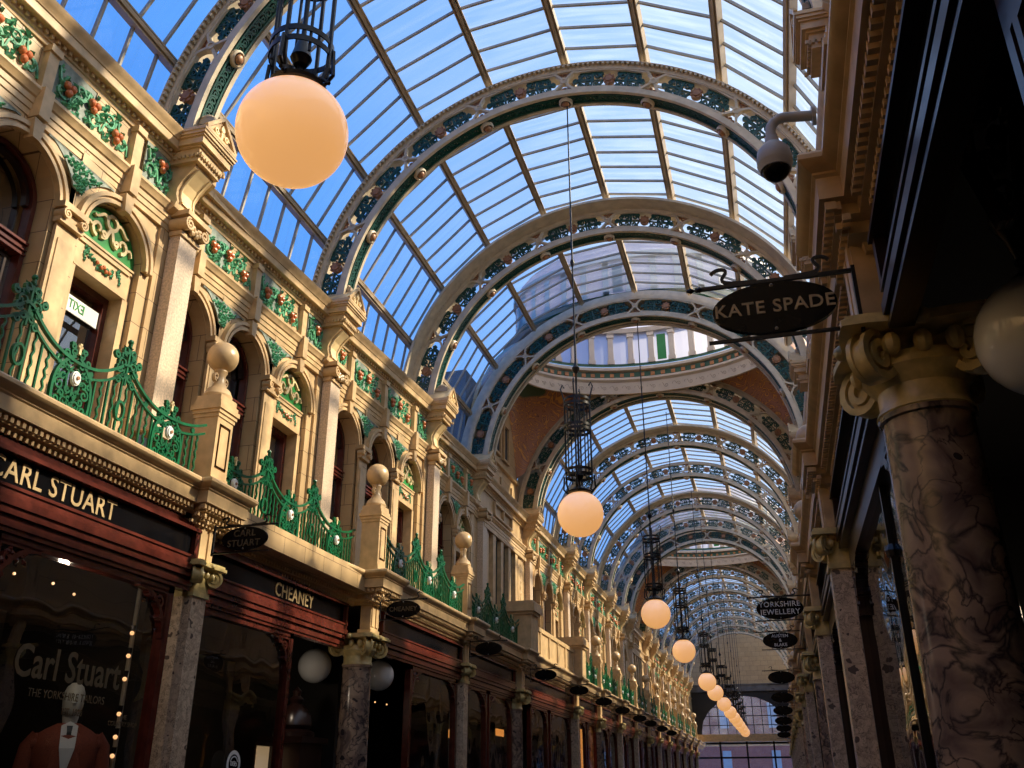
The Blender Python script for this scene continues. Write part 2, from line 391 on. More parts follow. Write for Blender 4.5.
# ---- ribs ----------------------------------------------------------
def RF(y0,ry=1): # map: u arc length about apex, v radial offset, depth -> +y
    return lambda u,v,d:((3+v)*sin(u/3),y0+d,(3+v)*cos(u/3))
ND=R(22.4); HU=3*ND/2
def rib_meshes():
    D={}
    f=RF(-.12)
    A0,A1=-3*R(87),3*R(88); n=84
    pts=[(A0+(A1-A0)*i/n) for i in range(n+1)]
    m=M(); m.ribbon([(u,.165) for u in pts],.055,.05,RF(-.14)); m.ribbon([(u,.19) for u in pts],.03,.26,RF(-.14))
    D['outer_flange']=m.mesh('outer_flange','rib')
    m=M(); m.ribbon([(u,-.195) for u in pts],.07,.05,RF(-.15)); m.ribbon([(u,-.195) for u in pts],.07,.05,RF(.08)); m.ribbon([(u,-.16) for u in pts],.02,.26,RF(-.14))
    D['inner_flange']=m.mesh('inner_flange','rib')
    # soffit pierced strip
    m=M(); g=lambda u,v,d:((2.80-d)*sin(u/3),v,(2.80-d)*cos(u/3))
    k=0; u=A0+.05
    while u<A1-.1:
        m.ribbon(spiral(u+.035,0,.048,.012,0 if k%2 else PI,1.25,12),.017,.02,g); m.ribbon([(u-.04,-.07),(u,-.03),(u+.03,.03),(u+.07,.07)],.018,.02,g)
        u+=.085;k+=1
    m.ribbon([(u,-.07) for u in pts],.02,.03,g); m.ribbon([(u,.05) for u in pts],.02,.03,g)
    D['soffit_scrollwork']=m.mesh('soffit_scroll','ribg',0)
    # scroll panel
    m=M(); f=RF(-.1); w=.017; dd=.035
    for s in (-1,1):
        for t in (-1,1):
            m.ribbon(spiral(s*.155,t*.07,.052,.010,PI if s>0 else 0,-1.4*s*t,16),w,dd,f)
            m.ribbon(spiral(s*.275,-t*.062,.050,.010,(PI if s>0 else 0),1.4*s*t,16),w,dd,f)
            m.ribbon(spiral(s*.375,t*.055,.040,.010,(PI if s>0 else 0),-1.3*s*t,14),w,dd,f)
            m.ribbon(bez((s*.085,t*.02),(s*.15,t*.15),(s*.24,t*.13),(s*.33,t*.115),8),w,dd,f)
            m.ribbon(bez((s*.2,-t*.01),(s*.28,t*.03),(s*.36,-t*.01),(s*.45,t*.03),8),w,dd,f,.5)
            m.ribbon(bez((s*.215,t*.0),(s*.235,t*.06),(s*.22,t*.10),(s*.20,t*.13),6),w*2.4,dd,f,.25)
            m.ribbon(bez((s*.31,t*.09),(s*.33,t*.11),(s*.36,t*.12),(s*.39,t*.11),5),w*2.2,dd,f,.3)
            m.ribbon(bez((s*.10,t*.09),(s*.115,t*.11),(s*.12,t*.13),(s*.11,t*.145),5),w*2,dd,f,.3)
        m.ribbon(spiral(s*.445,0,.03,.008,PI/2*s,1.3*s,12),w,dd,f)
        m.ribbon([(s*.0,0),(s*.45,0)],w*.8,dd,f)
    D['scroll_panel']=m.mesh('scroll_panel','ribg',0)
    m=M(); m.disc(0,0,.070,-.01,.05,f,16); m.disc(0,0,.045,-.03,0,f,12)
    for i in range(8): m.disc(.066*cos(i*PI/4),.066*sin(i*PI/4),.016,-.022,0,f,6)
    D['panel_boss']=m.mesh('panel_boss','ribb')
    # panel frame (one elongated rounded hexagon)
    m=M(); hx=HU-.115; hy=.135
    fr=arc(hx-.09,0,.17,-1.0,1.0,8,.145)+[(.2,hy),(0,hy),(-.2,hy)]+arc(-hx+.09,0,.17,PI-1.0,PI+1.0,8,.145)+[(-.2,-hy),(0,-hy),(.2,-hy)]
    m.ribbon(fr,.022,.06,RF(-.13),closed=True)
    D['panel_frame']=m.mesh('panel_frame','rib')
    m=M(); f2=RF(-.135)
    for s in (-1,1):
        for t in (-1,1):
            m.ribbon(bez((0,0),(s*.04,t*.05),(s*.07,t*.09),(s*.15,t*.155),8),.03,.06,f2)
    m.ribbon(arc(0,0,.036,0,2*PI,16)[:-1],.02,.08,RF(-.145),closed=True)
    D['lattice_node']=m.mesh('lattice_node','rib')
    m=M(); f3=RF(-.1)
    for t in (1,):
        m.ribbon(arc(0,t*.115,.024,0,2*PI,10)[:-1],.016,.03,f3,closed=True)
        for s in (-1,1): m.ribbon(spiral(s*.05,t*.125,.022,.006,0,1,8),.014,.03,f3)
        m.ribbon([(-.085,t*.15),(0,t*.155),(.085,t*.15)],.02,.03,f3)
    D['node_trefoil']=m.mesh('node_trefoil','ribb',0)
    m=M(); t=-1
    m.ribbon(arc(0,t*.115,.024,0,2*PI,10)[:-1],.016,.03,f3,closed=True); m.ribbon([(-.085,t*.15),(0,t*.155),(.085,t*.15)],.02,.03,f3)
    for s in (-1,1): m.ribbon(spiral(s*.05,t*.125,.022,.006,0,1,8),.014,.03,f3)
    D['node_trefoil_low']=m.mesh('node_trefoil_low','ribb',0)
    m=M(); rm=Matrix.Translation((0,0,2.765))
    m.lathe([(.088,0),(.088,-.035),(.07,-.05),(.06,-.03),(.058,-.03)],(0,0,2.775),18,cap=False); D['soffit_boss']=m.mesh('soffit_boss','rib')
    m=M(); m.sphere((0,0,2.73),.05,12,8,(1,1,.6)); D['boss_rosette']=m.mesh('boss_rosette','ribb')
    # deep plain soffit ring with beads and joints
    m=M(); m.ribbon([(u,.20) for u in pts],.03,.28,RF(-.41)); m.ribbon([(u,.205) for u in pts],.04,.03,RF(-.43))
    for i in range(170):
        u=A0+.05+i*(A1-A0-.1)/169; m.ribbon([(u-.008,.182),(u+.008,.182)],.012,.016,RF(-.20))
    D['wide_band']=m.mesh('wide_band','rib',0)
    m=M()
    for i in range(150):
        u=A0+.05+i*(A1-A0-.1)/149; m.ribbon([(u-.014,.200),(u+.014,.200)],.032,.05,RF(-.19))
    m.ribbon([(u,.216) for u in pts],.012,.1,RF(-.19))
    D['dentil_band']=m.mesh('dentil_band','rib',0)
    return D
RD=rib_meshes()
def make_rib(band):
    r=thing('roof_rib','x','roof rib',(XC,0,ZS))
    for k in ('outer_flange','inner_flange','soffit_scrollwork'): put(k,RD[k],r)
    if band: put(band,RD[band],r)
    for j in range(-4,4):
        a=R(2.2)+ND*(j+.5)
        p=put('scroll_panel',RD['scroll_panel'],r,rot=(0,a,0)); put('panel_boss',RD['panel_boss'],p)
        put('panel_frame',RD['panel_frame'],p)
    for j in range(-3,4):
        a=R(2.2)+ND*j
        p=put('lattice_node',RD['lattice_node'],r,rot=(0,a,0)); put('node_trefoil',RD['node_trefoil'],p); put('node_trefoil',RD['node_trefoil_low'],p)
        b=put('soffit_boss',RD['soffit_boss'],r,rot=(0,a,0)); put('boss_rosette',RD['boss_rosette'],b)
    return r
RIBPROTO={}; DEEP=[]
WIDE={3,6,8,12,14}
for i,y in enumerate(RIBS):
    if i==0: continue
    band='wide_band' if i in WIDE else ('dentil_band' if i in (1,2) else None)
    extra=' with a wide plain outer band' if i in WIDE else (' with a dentilled outer edge' if i in (1,2) else ' with narrow openwork only')
    if i in (4,10): extra=' on the near side of the %s dome'%('first' if i==4 else 'second')
    if i in (5,11): extra=' on the far side of the %s dome'%('first' if i==5 else 'second')
    lab='openwork arched roof rib%s, %s from the camera'%(extra,ORD[i])
    if band not in RIBPROTO:
        r=make_rib(band); RIBPROTO[band]=r; r['label']=lab; r['group']='arched ribs of the glass roof'; r.location=(XC,y,ZS)
    else: r=dup(RIBPROTO[band],(XC,y,ZS),0,lab)
    if i in (4,5,10,11): DEEP.append((i,r))
for i,r in DEEP: # deep dome arches: second skin behind the lattice
    if 1:
        s=1 if i in (4,10) else -1
        m=M(); 
        A0,A1=-3*R(87),3*R(88); pts=[A0+(A1-A0)*k/60 for k in range(61)]
        bk_=.2 if s>0 else .25; m.ribbon([(u,-.24) for u in pts],.04,.05,RF(bk_-.03)); m.ribbon([(u,.2) for u in pts],.04,.05,RF(bk_-.03)); m.ribbon([(u,-.02) for u in pts],.44,.02,RF(bk_)); m.ribbon([(u,.31) for u in pts],.17,.03,RF(.02*s)); m.ribbon([(u,.21) for u in pts],.02,.30,RF(-.05 if s>0 else -.16))
        put('deep_arch_lining',m.mesh('deep_arch_lining','rib',35),r)
        m=M(); g2=lambda u,v,d:((2.80-d)*sin(u/3),v+.17,(2.80-d)*cos(u/3))
        u=A0+.05
        while u<A1-.1: m.ribbon(spiral(u+.03,0,.045,.012,0,1.25,9),.022,.02,g2); u+=.09
        put('soffit_scrollwork',m.mesh('soffit2','ribg',0),r)
# ---- domes ---------------------------------------------------------
for di,(a,b) in enumerate(DOMES):
    y0,y1=RIBS[a]+.22,RIBS[b]-.13; yc=(y0+y1)/2; hy=(y1-y0)/2; hx=3.2; Rs=math.hypot(hy,hx); rr=hy*.99
    nm=ORD[di+1]
    zr=math.sqrt(Rs*Rs-rr*rr)
    EA=2.72; EB=hy*.985; zr=3.12; SH=2.8
    def sec(phi,t):
        a_=phi; ex,ey=EA*cos(a_),EB*sin(a_)
        # matching boundary point along the same angular parameter
        cx,cy=abs(cos(a_))/1.0,abs(sin(a_)); sc_=min(1/cx if cx>1e-6 else 99,1/cy if cy>1e-6 else 99)
        bx,by=hx*cos(a_)*sc_,hy*sin(a_)*sc_
        bx=max(-hx,min(hx,bx)); by=max(-hy,min(hy,by))
        if abs(by)>=hy-1e-6: bz=math.sqrt(max(3.22**2-bx*bx,0))
        else: bz=SH*math.sqrt(max(1-(by/hy)**2,0))
        bl=math.sin(t*PI/2)**1.0; tz=t
        return Vector((bx+(ex-bx)*(t**1.5),by+(ey-by)*(t**1.5),bz+(zr-bz)*(1-(1-t)**1.6)))
    m=M(); n=96;k=14; vs=[];fs=[]
    for i in range(n):
        for j in range(k+1): vs.append(sec(2*PI*(i+.5)/n,j/k))
    for i in range(n):
        i2=(i+1)%n
        for j in range(k): fs.append((i*(k+1)+j,i2*(k+1)+j,i2*(k+1)+j+1,i*(k+1)+j+1))
    m.add(vs,fs)
    th=thing('crossing_dome','%s dome from the camera, cream ring and drum over brown mosaic pendentives'%nm,'dome',(XC,yc,ZS),group='domes over the crossings')
    put('pendentives',m.mesh('pendentives','mosaic',60),th); rr=1.0; EM=Matrix.Diagonal((1,1,1,1))
    def LZ(prof,n=72):
        m=M(); vs=[];K=len(prof)
        for dr,z in prof:
            for i in range(n): a_=2*PI*i/n; vs.append(((EA+dr)*cos(a_),(EB+dr)*sin(a_),z))
        m.add(vs,[(j*n+i,j*n+(i+1)%n,(j+1)*n+(i+1)%n,(j+1)*n+i) for j in range(K-1) for i in range(n)]); return m
    def EP(a_,dr=0):
        nrm=Vector((cos(a_)/EA,sin(a_)/EB,0)).normalized(); p=Vector((EA*cos(a_),EB*sin(a_),0))+nrm*dr; t_=Vector((-nrm.y,nrm.x,0)); return Matrix(((nrm.x,t_.x,0,p.x),(nrm.y,t_.y,0,p.y),(0,0,1,0),(0,0,0,1)))
    m=LZ([(.02,zr-.34),(-.03,zr-.34),(-.05,zr-.07),(-.1,zr-.02),(-.1,zr+.03),(.3,zr+.03)]); put('cream_ring',m.mesh('cream_ring','fascia'),th)
    m=M()
    for i in range(60):
        mm=EP(2*PI*i/60,-.042); fr_=lambda u,v,d,mm=mm:mm@Vector((-d,u,zr-.21+v))
        m.ribbon(spiral(0,0,.05,.01,0,1.3 if i%2 else -1.3,12),.012,.004,fr_); m.ribbon(bez((.05,0),(.07,.08),(.12,.09),(.15,.01),6),.012,.004,fr_)
    put('painted_scrolls',m.mesh('ring_scrolls','purlin',0),th)
    put('dark_green_band',LZ([(-.08,zr+.03),(-.08,zr+.16),(.2,zr+.16)]).mesh('drum_band','dgreen',0),th)
    m=M()
    for i in range(72): m.box(-.10,-.06,-.045,.045,zr+.05,zr+.13,EP(2*PI*i/72))
    put('orange_squares',m.mesh('orange_squares','orange',0),th)
    put('drum_cornice',LZ([(-.02,zr+.16),(-.14,zr+.2),(-.14,zr+.26),(-.06,zr+.31),(.1,zr+.31)]).mesh('drum_cornice','fascia'),th)
    put('drum_green_line',LZ([(-.08,zr+.31),(-.08,zr+.38),(.05,zr+.38)]).mesh('drum_line','dgreen',0),th)
    put('drum_windows',LZ([(0,zr+.36),(0,zr+1.2)]).mesh('drum_windows','frost',0),th)
    pm=M(); pm.box(-.08,.01,-.06,.06,zr+.38,zr+1.15); pm.box(-.1,.01,-.08,.08,zr+.38,zr+.48); pm.box(-.1,.01,-.08,.08,zr+1.05,zr+1.15); pmm=pm.mesh('drum_pilaster','fascia',0)
    gp=M(); gp.box(-.03,-.01,-.10,.10,zr+.45,zr+1.08); gpm=gp.mesh('drum_panel','tymp',0)
    for i in range(36):
        o_=put('drum_pilaster',pmm,th); o_.matrix_local=EP(2*PI*i/36)
        if i%6==2: o_=put('green_drum_panel',gpm,th); o_.matrix_local=EP(2*PI*(i+.5)/36)
    put('drum_top_ring',LZ([(-.12,zr+1.15),(-.15,zr+1.25),(.06,zr+1.27),(.06,zr+1.15)]).mesh('drum_top','fascia'),th)
    prof=[(0,0)]
    m=M(); vs=[];n_=48;K=9
    for j in range(K):
        t_=PI/2*j/K
        for i in range(n_): a_=2*PI*i/n_; vs.append((EA*cos(t_)*cos(a_),EB*cos(t_)*sin(a_),zr+1.27+.9*sin(t_)))
    vs.append((0,0,zr+2.17)); m.add(vs,[(j*n_+i,j*n_+(i+1)%n_,(j+1)*n_+(i+1)%n_,(j+1)*n_+i) for j in range(K-1) for i in range(n_)]+[((K-1)*n_+i,(K-1)*n_+(i+1)%n_,len(vs)-1) for i in range(n_)])
    put('glazed_dome',m.mesh('glazed_dome','frost'),th)
    # side lunette walls above the cornice (structure)
    for s in (-1,1):
        m=M(); n2=16; x=hx*s
        poly=[(-hy*1.05,-.05)]+[(-hy*1.05*cos(PI*j/n2),2.8*sin(PI*j/n2)) for j in range(n2+1)]+[(hy*1.05,-.05)]
        m.prism(poly,0,.08,lambda u,v,d,x=x,s=s:(x+d*s,u,v))
        # stacked stone piers, string course
        m.box(min(x,x-.06*s),max(x,x-.06*s),-hy*.95,hy*.95,.82,.90)
        for u in (-1.15,-.32,.32,1.15): m.box(min(x,x-.04*s),max(x,x-.04*s),u-.06,u+.06,0,.62)
        struct('wall_lunette_%s_%d'%(SN[s],di+1),m.mesh('lunette','stone',0),loc=(XC,yc,ZS))
        if s<0 and di==0:
            for wi,u in enumerate((-.62,0.0,.62)):
                m=M(); q=x+.01
                for (u0,u1,v0,v1) in ((u-.2,u-.15,1.08,1.9),(u+.15,u+.2,1.08,1.9),(u-.2,u+.2,1.85,1.92),(u-.23,u+.23,1.04,1.09)): m.box(q,q+.05,u0,u1,v0,v1)
                fr=struct('window_%d'%(40+wi),m.mesh('lunette_window','stone2',0),loc=(XC,yc,ZS))
                m=M(); m.box(q-.005,q+.008,u-.15,u+.15,1.09,1.85); put('pane',m.mesh('lunette_pane','dark',0),fr)
    # slate faced outside of the crossing block
    m=M()
    for (xa,xb) in ((-hx-3.6,-hx-.1),(hx+.1,hx+2.4)): m.box(xa,xb,-hy-.1,hy+.1,-.2,1.9)
    if di==0: m.box(-hx-3.6,-hx-.8,-hy-.45,-hy-.1,-.5,1.3)
    struct('wall_outside_block_%d'%(di+1),m.mesh('outside_block','slate',0),loc=(XC,yc,ZS+.3))
# ================================================================ UPPER STOREY (facade local: x=depth into hall, y along, z up)
def leaf(m,u,v,a,l,w,f,d=.012,q=.0):
    c,s=cos(a),sin(a)
    P=lambda x,y,h:f(u+x*c-y*s,v+x*s+y*c,h+q)
    m.add([P(0,0,0),P(l*.45,w/2,.002),P(l,0,.003),P(l*.45,-w/2,.002),P(l*.5,0,d)],[(0,1,4),(1,2,4),(2,3,4),(3,0,4)])
def frieze(wid,hgt,clusters,seed):
    rnd=random.Random(seed); D={}
    m=M(); m.box(0,.015,-wid/2,wid/2,0,hgt); D['bg']=m.mesh('frieze_ground','greybg',0)
    m=M(); f=F(.015)
    nW=max(2,int(wid/.16))
    for k in range(nW):
        u=-wid/2+wid*(k+.5)/nW; t=1 if k%2 else -1
        m.ribbon(spiral(u,hgt/2+t*hgt*.16,.085,.02,rnd.random()*6,1.2*t,12),.02,.02,f)
        m.ribbon(bez((u-.07,hgt*.5-t*.12),(u-.03,hgt*.5+t*.16),(u+.05,hgt*.5-t*.16),(u+.09,hgt*.5+t*.12),6),.018,.022,f)
    for k in range(int(wid*hgt*330)):
        l=rnd.uniform(.05,.085); leaf(m,rnd.uniform(-wid/2+.02,wid/2-.04),rnd.uniform(.03,hgt-.05),rnd.uniform(0,6.28),l,l*.55,f,rnd.uniform(.015,.035),rnd.uniform(0,.02))
    D['leaves']=m.mesh('frieze_foliage','green',0)
    D['fr']=[]
    for u in clusters:
        m=M()
        v=hgt*.5+rnd.uniform(-.05,.05)
        for dx,dy in ((-.03,.025),(.03,.03),(0,-.03)): m.sphere((.05,u+dx,v+dy),.032,8,6,(1,1,1.15))
        D['fr'].append(m.mesh('fruit_cluster','fruit'))
    return D
FRZ={'L':frieze(.86,.40,(-.3,-.03,.27),3),'S':frieze(.36,.40,(0.02,),5),'M':frieze(.74,.40,(-.25,.02,.25),9)}
def put_frieze(key,side,y,lab,grp):
    D=FRZ[key]; t=thing('frieze_panel',lab,'frieze panel',uploc(side,y,6.39,.002),siderot(side),grp)
    put('ground',D['bg'],t); put('foliage',D['leaves'],t)
    for x in D['fr']: put('fruit_cluster',x,t)
    return t
# archivolt and keystone
def arch_meshes():
    D={}
    m=M(); f=F(.001)
    for (w,r,d) in ((.03,AR+.022,.05),(.02,AR+.05,.035),(.035,AR+.078,.055)): m.ribbon(arc(0,0,r,PI,0,22),w,d,f)
    D['archivolt']=m.mesh('archivolt','stone2')
    m=M(); m.prism([(-.035,.34),(.035,.34),(.055,.5),(-.055,.5)],0,.085,F(0)); D['keystone']=m.mesh('keystone','stone2',0)
    m=M(); n=16 # inner reveal order
    m.ribbon(arc(0,0,AR-.012,PI,0,n),.02,.03,F(-.20)); D['inner']=m.mesh('inner_order','stone2')
    # pier between arches
    m=M(); w=.125; m.box(0,.03,-w+.02,w-.02,0,1.62); m.box(0,.045,-w,w,0,.12); m.box(.03,.04,-w+.05,w-.05,.2,1.5); D['pier']=m.mesh('pier_shaft','stone2',0)
    m=M(); m.box(0,.07,-w,w,1.62,1.66); m.box(0,.05,-w+.02,w-.02,1.66,1.74); m.box(0,.09,-w-.01,w+.01,1.74,1.79)
    for s in (-1,1):
        m.ribbon(spiral(s*(w-.035),1.69,.042,.008,PI/2,-1.6*s,18),.014,.1,F(0)); m.disc(s*(w-.035),1.69,.035,0,.085,F(0),12)
    D['pcap']=m.mesh('pier_capital','stone2')
    # window: mahogany
    r=AR-.012; zsp=1.40  # spring relative to window base at 4.2
    f=F(-.22)
    m=M(); m.ribbon(arc(0,zsp,r-.02,PI,0,22),.04,.08,f); m.box(-.22,-.14,-r,-r+.04,0,zsp); m.box(-.22,-.14,r-.04,r,0,zsp); m.box(-.26,-.18,-r,r,0,.08)
    m.box(-.24,-.14,-r,r,1.0,1.07); m.box(-.24,-.12,-r,r,1.07,1.09); m.box(-.24,-.13,-r,r,.98,1.0); m.box(-.24,-.125,-r,r,1.02,1.03)
    D['frame']=m.mesh('window_frame','mahog')
    m=M(); m.ribbon(arc(0,zsp,r-.06,PI,0,22),.03,.05,f); m.box(-.25,-.2,-r+.09,-r+.11,.1,.95); m.box(-.25,-.2,r-.11,r-.09,.1,.95); m.box(-.25,-.2,-r+.09,r-.09,.93,.95); m.box(-.25,-.2,-r+.09,r-.09,.1,.12)
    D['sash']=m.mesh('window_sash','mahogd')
    m=M(); m.add([(-.21,-r+.04,.08),(-.21,r-.04,.08),(-.21,r-.04,.98),(-.21,-r+.04,.98)],[(0,1,2,3)]); D['pane']=m.mesh('lower_pane','wglass',0)
    m=M(); pts=[(-r+.06,1.12)]+[( -(r-.06)*cos(PI*i/16),zsp+(r-.06)*sin(PI*i/16)) for i in range(17)]+[(r-.06,1.12)]
    m.add([(-.235,u,v) for u,v in pts],[tuple(range(len(pts)))]); D['fan']=m.mesh('fanlight_pane','wglass',0)
    m=M(); m.box(-.45,-.43,-r,r,.2,1.3); D['blind']=m.mesh('pale_blind','curtain',0)
    # tympanum
    m=M(); pts=[(-r*cos(PI*i/20),zsp+r*sin(PI*i/20)-.0) for i in range(21)]
    m.prism(pts,0,.02,F(-.08)); D['tymp']=m.mesh('green_ground','tymp',0)
    m=M(); f=F(-.06); z=zsp+.05
    m.ribbon(spiral(0,z+.20,.06,.06,-PI/2,1.0,18),.03,.025,f)
    for s in (-1,1):
        m.ribbon(bez((0,z+.14),(s*.05,z+.08),(s*.02,z+.02),(s*.10,z+.02),8),.032,.025,f)
        m.ribbon(spiral(s*.15,z+.07,.07,.02,-PI/2,.9*s,14),.03,.025,f,.6)
        m.ribbon(bez((s*.05,z+.2),(s*.13,z+.28),(s*.15,z+.14),(s*.21,z+.17),8),.03,.025,f,.6)
        m.ribbon(bez((s*.18,z+.10),(s*.24,z+.02),(s*.25,z+.14),(s*.28,z+.03),8),.026,.025,f,.5)
        m.ribbon(spiral(s*.075,z+.05,.03,.01,PI,1.1*s,10),.022,.03,f)
    D['scroll']=m.mesh('tympanum_scroll','cream')
    m=M(); w=r; m.box(-.3,-.06,-w,w,zsp-.30,zsp-.06); m.box(-.3,-.045,-w-.0,w+.0,zsp-.06,zsp-.035); m.box(-.3,-.035,-w,w,zsp-.035,zsp-.015)
    m.box(-.3,-.05,-w,-w+.07,0,zsp-.3); m.box(-.3,-.05,w-.07,w,0,zsp-.3); m.box(-.07,-.045,-w+.04,w-.04,zsp-.075,zsp-.06); m.box(-.07,-.045,-w+.04,w-.04,zsp-.3,zsp-.285)
    D['lintel']=m.mesh('door_surround','stone2',0)
    m=M(); f=F(-.055); sw=[(-.2+.4*i/12,zsp-.12-.07*sin(PI*i/12)) for i in range(13)]
    for i,(u,v) in enumerate(sw):
        for k in range(3): leaf(m,u,v,random.uniform(0,6.28),.05,.03,f,.02)
    for s in (-1,1):
        for k in range(5): leaf(m,s*.21,zsp-.11-.02*k,-PI/2+random.uniform(-.7,.7),.04,.025,f,.015)
    D['swag']=m.mesh('swag_foliage','green',0)
    m=M()
    for (u,v) in ((-.03,zsp-.185),(.03,zsp-.19),(0,zsp-.165),(.07,zsp-.18),(-.08,zsp-.165)): m.sphere((-.04,u,v),.018,7,5)
    D['swagf']=m.mesh('swag_fruit','fruit')
    q=r-.07; m=M(); zt=zsp-.3
    for (a,b,c,d) in ((-q,-q+.055,0,zt),(q-.055,q,0,zt),(-q,q,zt-.06,zt),(-q,q,0,.1)): m.box(-.27,-.18,a,b,c,d)
    D['dframe']=m.mesh('door_frame','mahog',0)
    m=M(); m.add([(-.235,-q+.05,.1),(-.235,q-.05,.1),(-.235,q-.05,zt-.05),(-.235,-q+.05,zt-.05)],[(0,1,2,3)]); D['dpane']=m.mesh('door_pane','wglass',0)
    # pilaster column between bays
    m=M(); m.box(0,.11,-.125,.125,.0,1.86); m.box(0,.15,-.16,.16,0,.14); m.box(0,.135,-.145,.145,.14,.2); D['shaft']=m.mesh('pilaster_shaft','pink',0)
    m=M(); m.box(0,.13,-.14,.14,1.86,1.9); m.box(0,.12,-.13,.13,1.9,2.04); m.box(0,.2,-.18,.18,2.04,2.09)
    for s in (-1,1):
        m.ribbon(spiral(s*.115,1.97,.062,.012,PI/2,-1.7*s,20),.02,.19,F(0)); m.disc(s*.115,1.97,.052,0,.165,F(0),14)
        for k in range(3): m.sphere((.15,s*(.03+.02*k),1.93+.03*k),.03,7,5)
    for k in range(5): m.sphere((.16,-.07+.035*k,1.95+.025*(k%2)),.028,7,5)
    D['capital']=m.mesh('pilaster_capital','stone2')
    # corbel + pediment block, base z 6.29
    m=M(); prof=[(0,0),(.05,0),(.10,.03),(.12,.09),(.10,.16),(.10,.22),(.14,.30),(.21,.38),(.25,.42),(.25,.46),(0,.46)]
    vs=[(q,-.14,z) for q,z in prof]+[(q,.14,z) for q,z in prof]; K=len(prof)
    m.add(vs,[tuple(range(K)),tuple(range(K,2*K))[::-1]]+[(i,K+i,K+(i+1)%K,(i+1)%K) for i in range(K)])
    D['corbel']=m.mesh('corbel_body','stone2',40)
    m=M(); 
    pp=[(q+.012,z) for q,z in prof[3:9]]
    for i in range(len(pp)-1): m.add([(pp[i][0],-.08,pp[i][1]),(pp[i][0],.08,pp[i][1]),(pp[i+1][0],.08,pp[i+1][1]),(pp[i+1][0],-.08,pp[i+1][1])],[(0,1,2,3)])
    for s in (-1,1): m.tube([(q+.0,s*.09,z) for q,z in pp],.014,5)
    D['cpanel']=m.mesh('corbel_panel','cream',40)
    return D
AD=arch_meshes()
# cornice profile (q,z)
CP=[(-.2,6.79),(.03,6.79),(.04,6.82),(.055,6.825),(.055,6.875),(.125,6.875),(.13,6.88),(.13,6.955),(.14,6.96),(.145,6.975),(.165,7.0),(.185,7.03),(.19,7.05),(.18,7.06),(-.4,7.08)]
SP=[(-.2,6.13),(.02,6.13),(.02,6.18),(.03,6.185),(.03,6.235),(.04,6.24),(.04,6.29),(.055,6.30),(.07,6.335),(.085,6.35),(.085,6.375),(-.2,6.385)]
def dentils(m,y0,y1,q,z,w=.032,h=.038,g=.062,d=.045):
    n=int((y1-y0)/g)
    for i in range(n):
        y=y0+g*(i+.5); m.box(q,q+d,y-w/2,y+w/2,z,z+h)
PEDB={}
def ped_meshes():
    m=M()
    def ring(q,hw,z0,z1): m.box(0,q,-hw,hw,z0,z1)
    ring(.30,.17,.46,.50); ring(.31,.18,.53,.59)
    ring(.33,.20,.59,.61); ring(.36,.225,.61,.68); ring(.375,.24,.68,.70); ring(.39,.255,.70,.73); ring(.40,.265,.73,.75)
    for k in range(9): yy=-.18+.045*k; m.box(.28,.325,yy*.9-.012,yy*.9+.012,.50,.53)
    for k in range(7): qq=.06+.045*k; 
    for k in range(7):
        for s in (-1,1): m.box(.05+.045*k,.075+.045*k,min(s*.17,s*.19),max(s*.17,s*.19),.50,.53)
    m.box(0,.28,-.17,.17,.5,.53)
    PEDB['block']=m.mesh('entablature_block','stone2',0)
    # gable: triangular roofed block with ridge running from wall to hall
    m=M(); hw=.235; vs=[(.0,-hw,.75),(.37,-hw,.75),(.37,hw,.75),(0,hw,.75),(0,0,1.02),(.37,0,1.02),(.0,-hw,.79),(.37,-hw,.79),(.37,hw,.79),(0,hw,.79)]
    m.add([vs[0],vs[1],vs[2],vs[3],vs[6],vs[7],vs[8],vs[9],vs[4],vs[5]],[(0,1,5,4),(3,2,6,7),(4,5,9,8),(7,6,9,8),(1,2,6,9,5),(0,3,7,8,4)])
    for s in (-1,1): m.ribbon([(s*hw,.785),(0,1.03)],.035,.03,F(.37))
    m.ribbon([(-hw,.77),(hw,.77)],.03,.03,F(.37))
    PEDB['gable']=m.mesh('gable','stone2',0)
    m=M()
    for s in (-1,1): m.ribbon(spiral(s*.08,.84,.035,.01,0,1.2*s,12),.016,.02,F(.37))
    m.ribbon([(0,.8),(0,.95)],.02,.02,F(.37)); m.disc(0,.9,.03,0,.025,F(.37),8)
    PEDB['ornament']=m.mesh('gable_ornament','cream',0)
    m=M(); m.sphere((.2,0,1.07),.05,10,6,(1.6,.9,.9)); m.box(.08,.3,-.04,.04,.99,1.05); PEDB['finial']=m.mesh('ridge_finial','purlin')
ped_meshes()
def place_pediment(side,y,lab):
    t=thing('pediment_block',lab,'pediment',uploc(side,y-.05 if side<0 else y,6.29),siderot(side),'pediment blocks carrying the roof ribs')
    for k,n in (('block','entablature_block'),('gable','gable'),('ornament','gable_ornament'),('finial','ridge_finial')): put(n,PEDB[k],t)
def place_corbel(side,y,lab):
    t=thing('scroll_corbel',lab,'corbel',uploc(side,y-.04,6.29),siderot(side),'scroll corbels under the pediments')
    put('corbel_body',AD['corbel'],t); put('corbel_panel',AD['cpanel'],t)
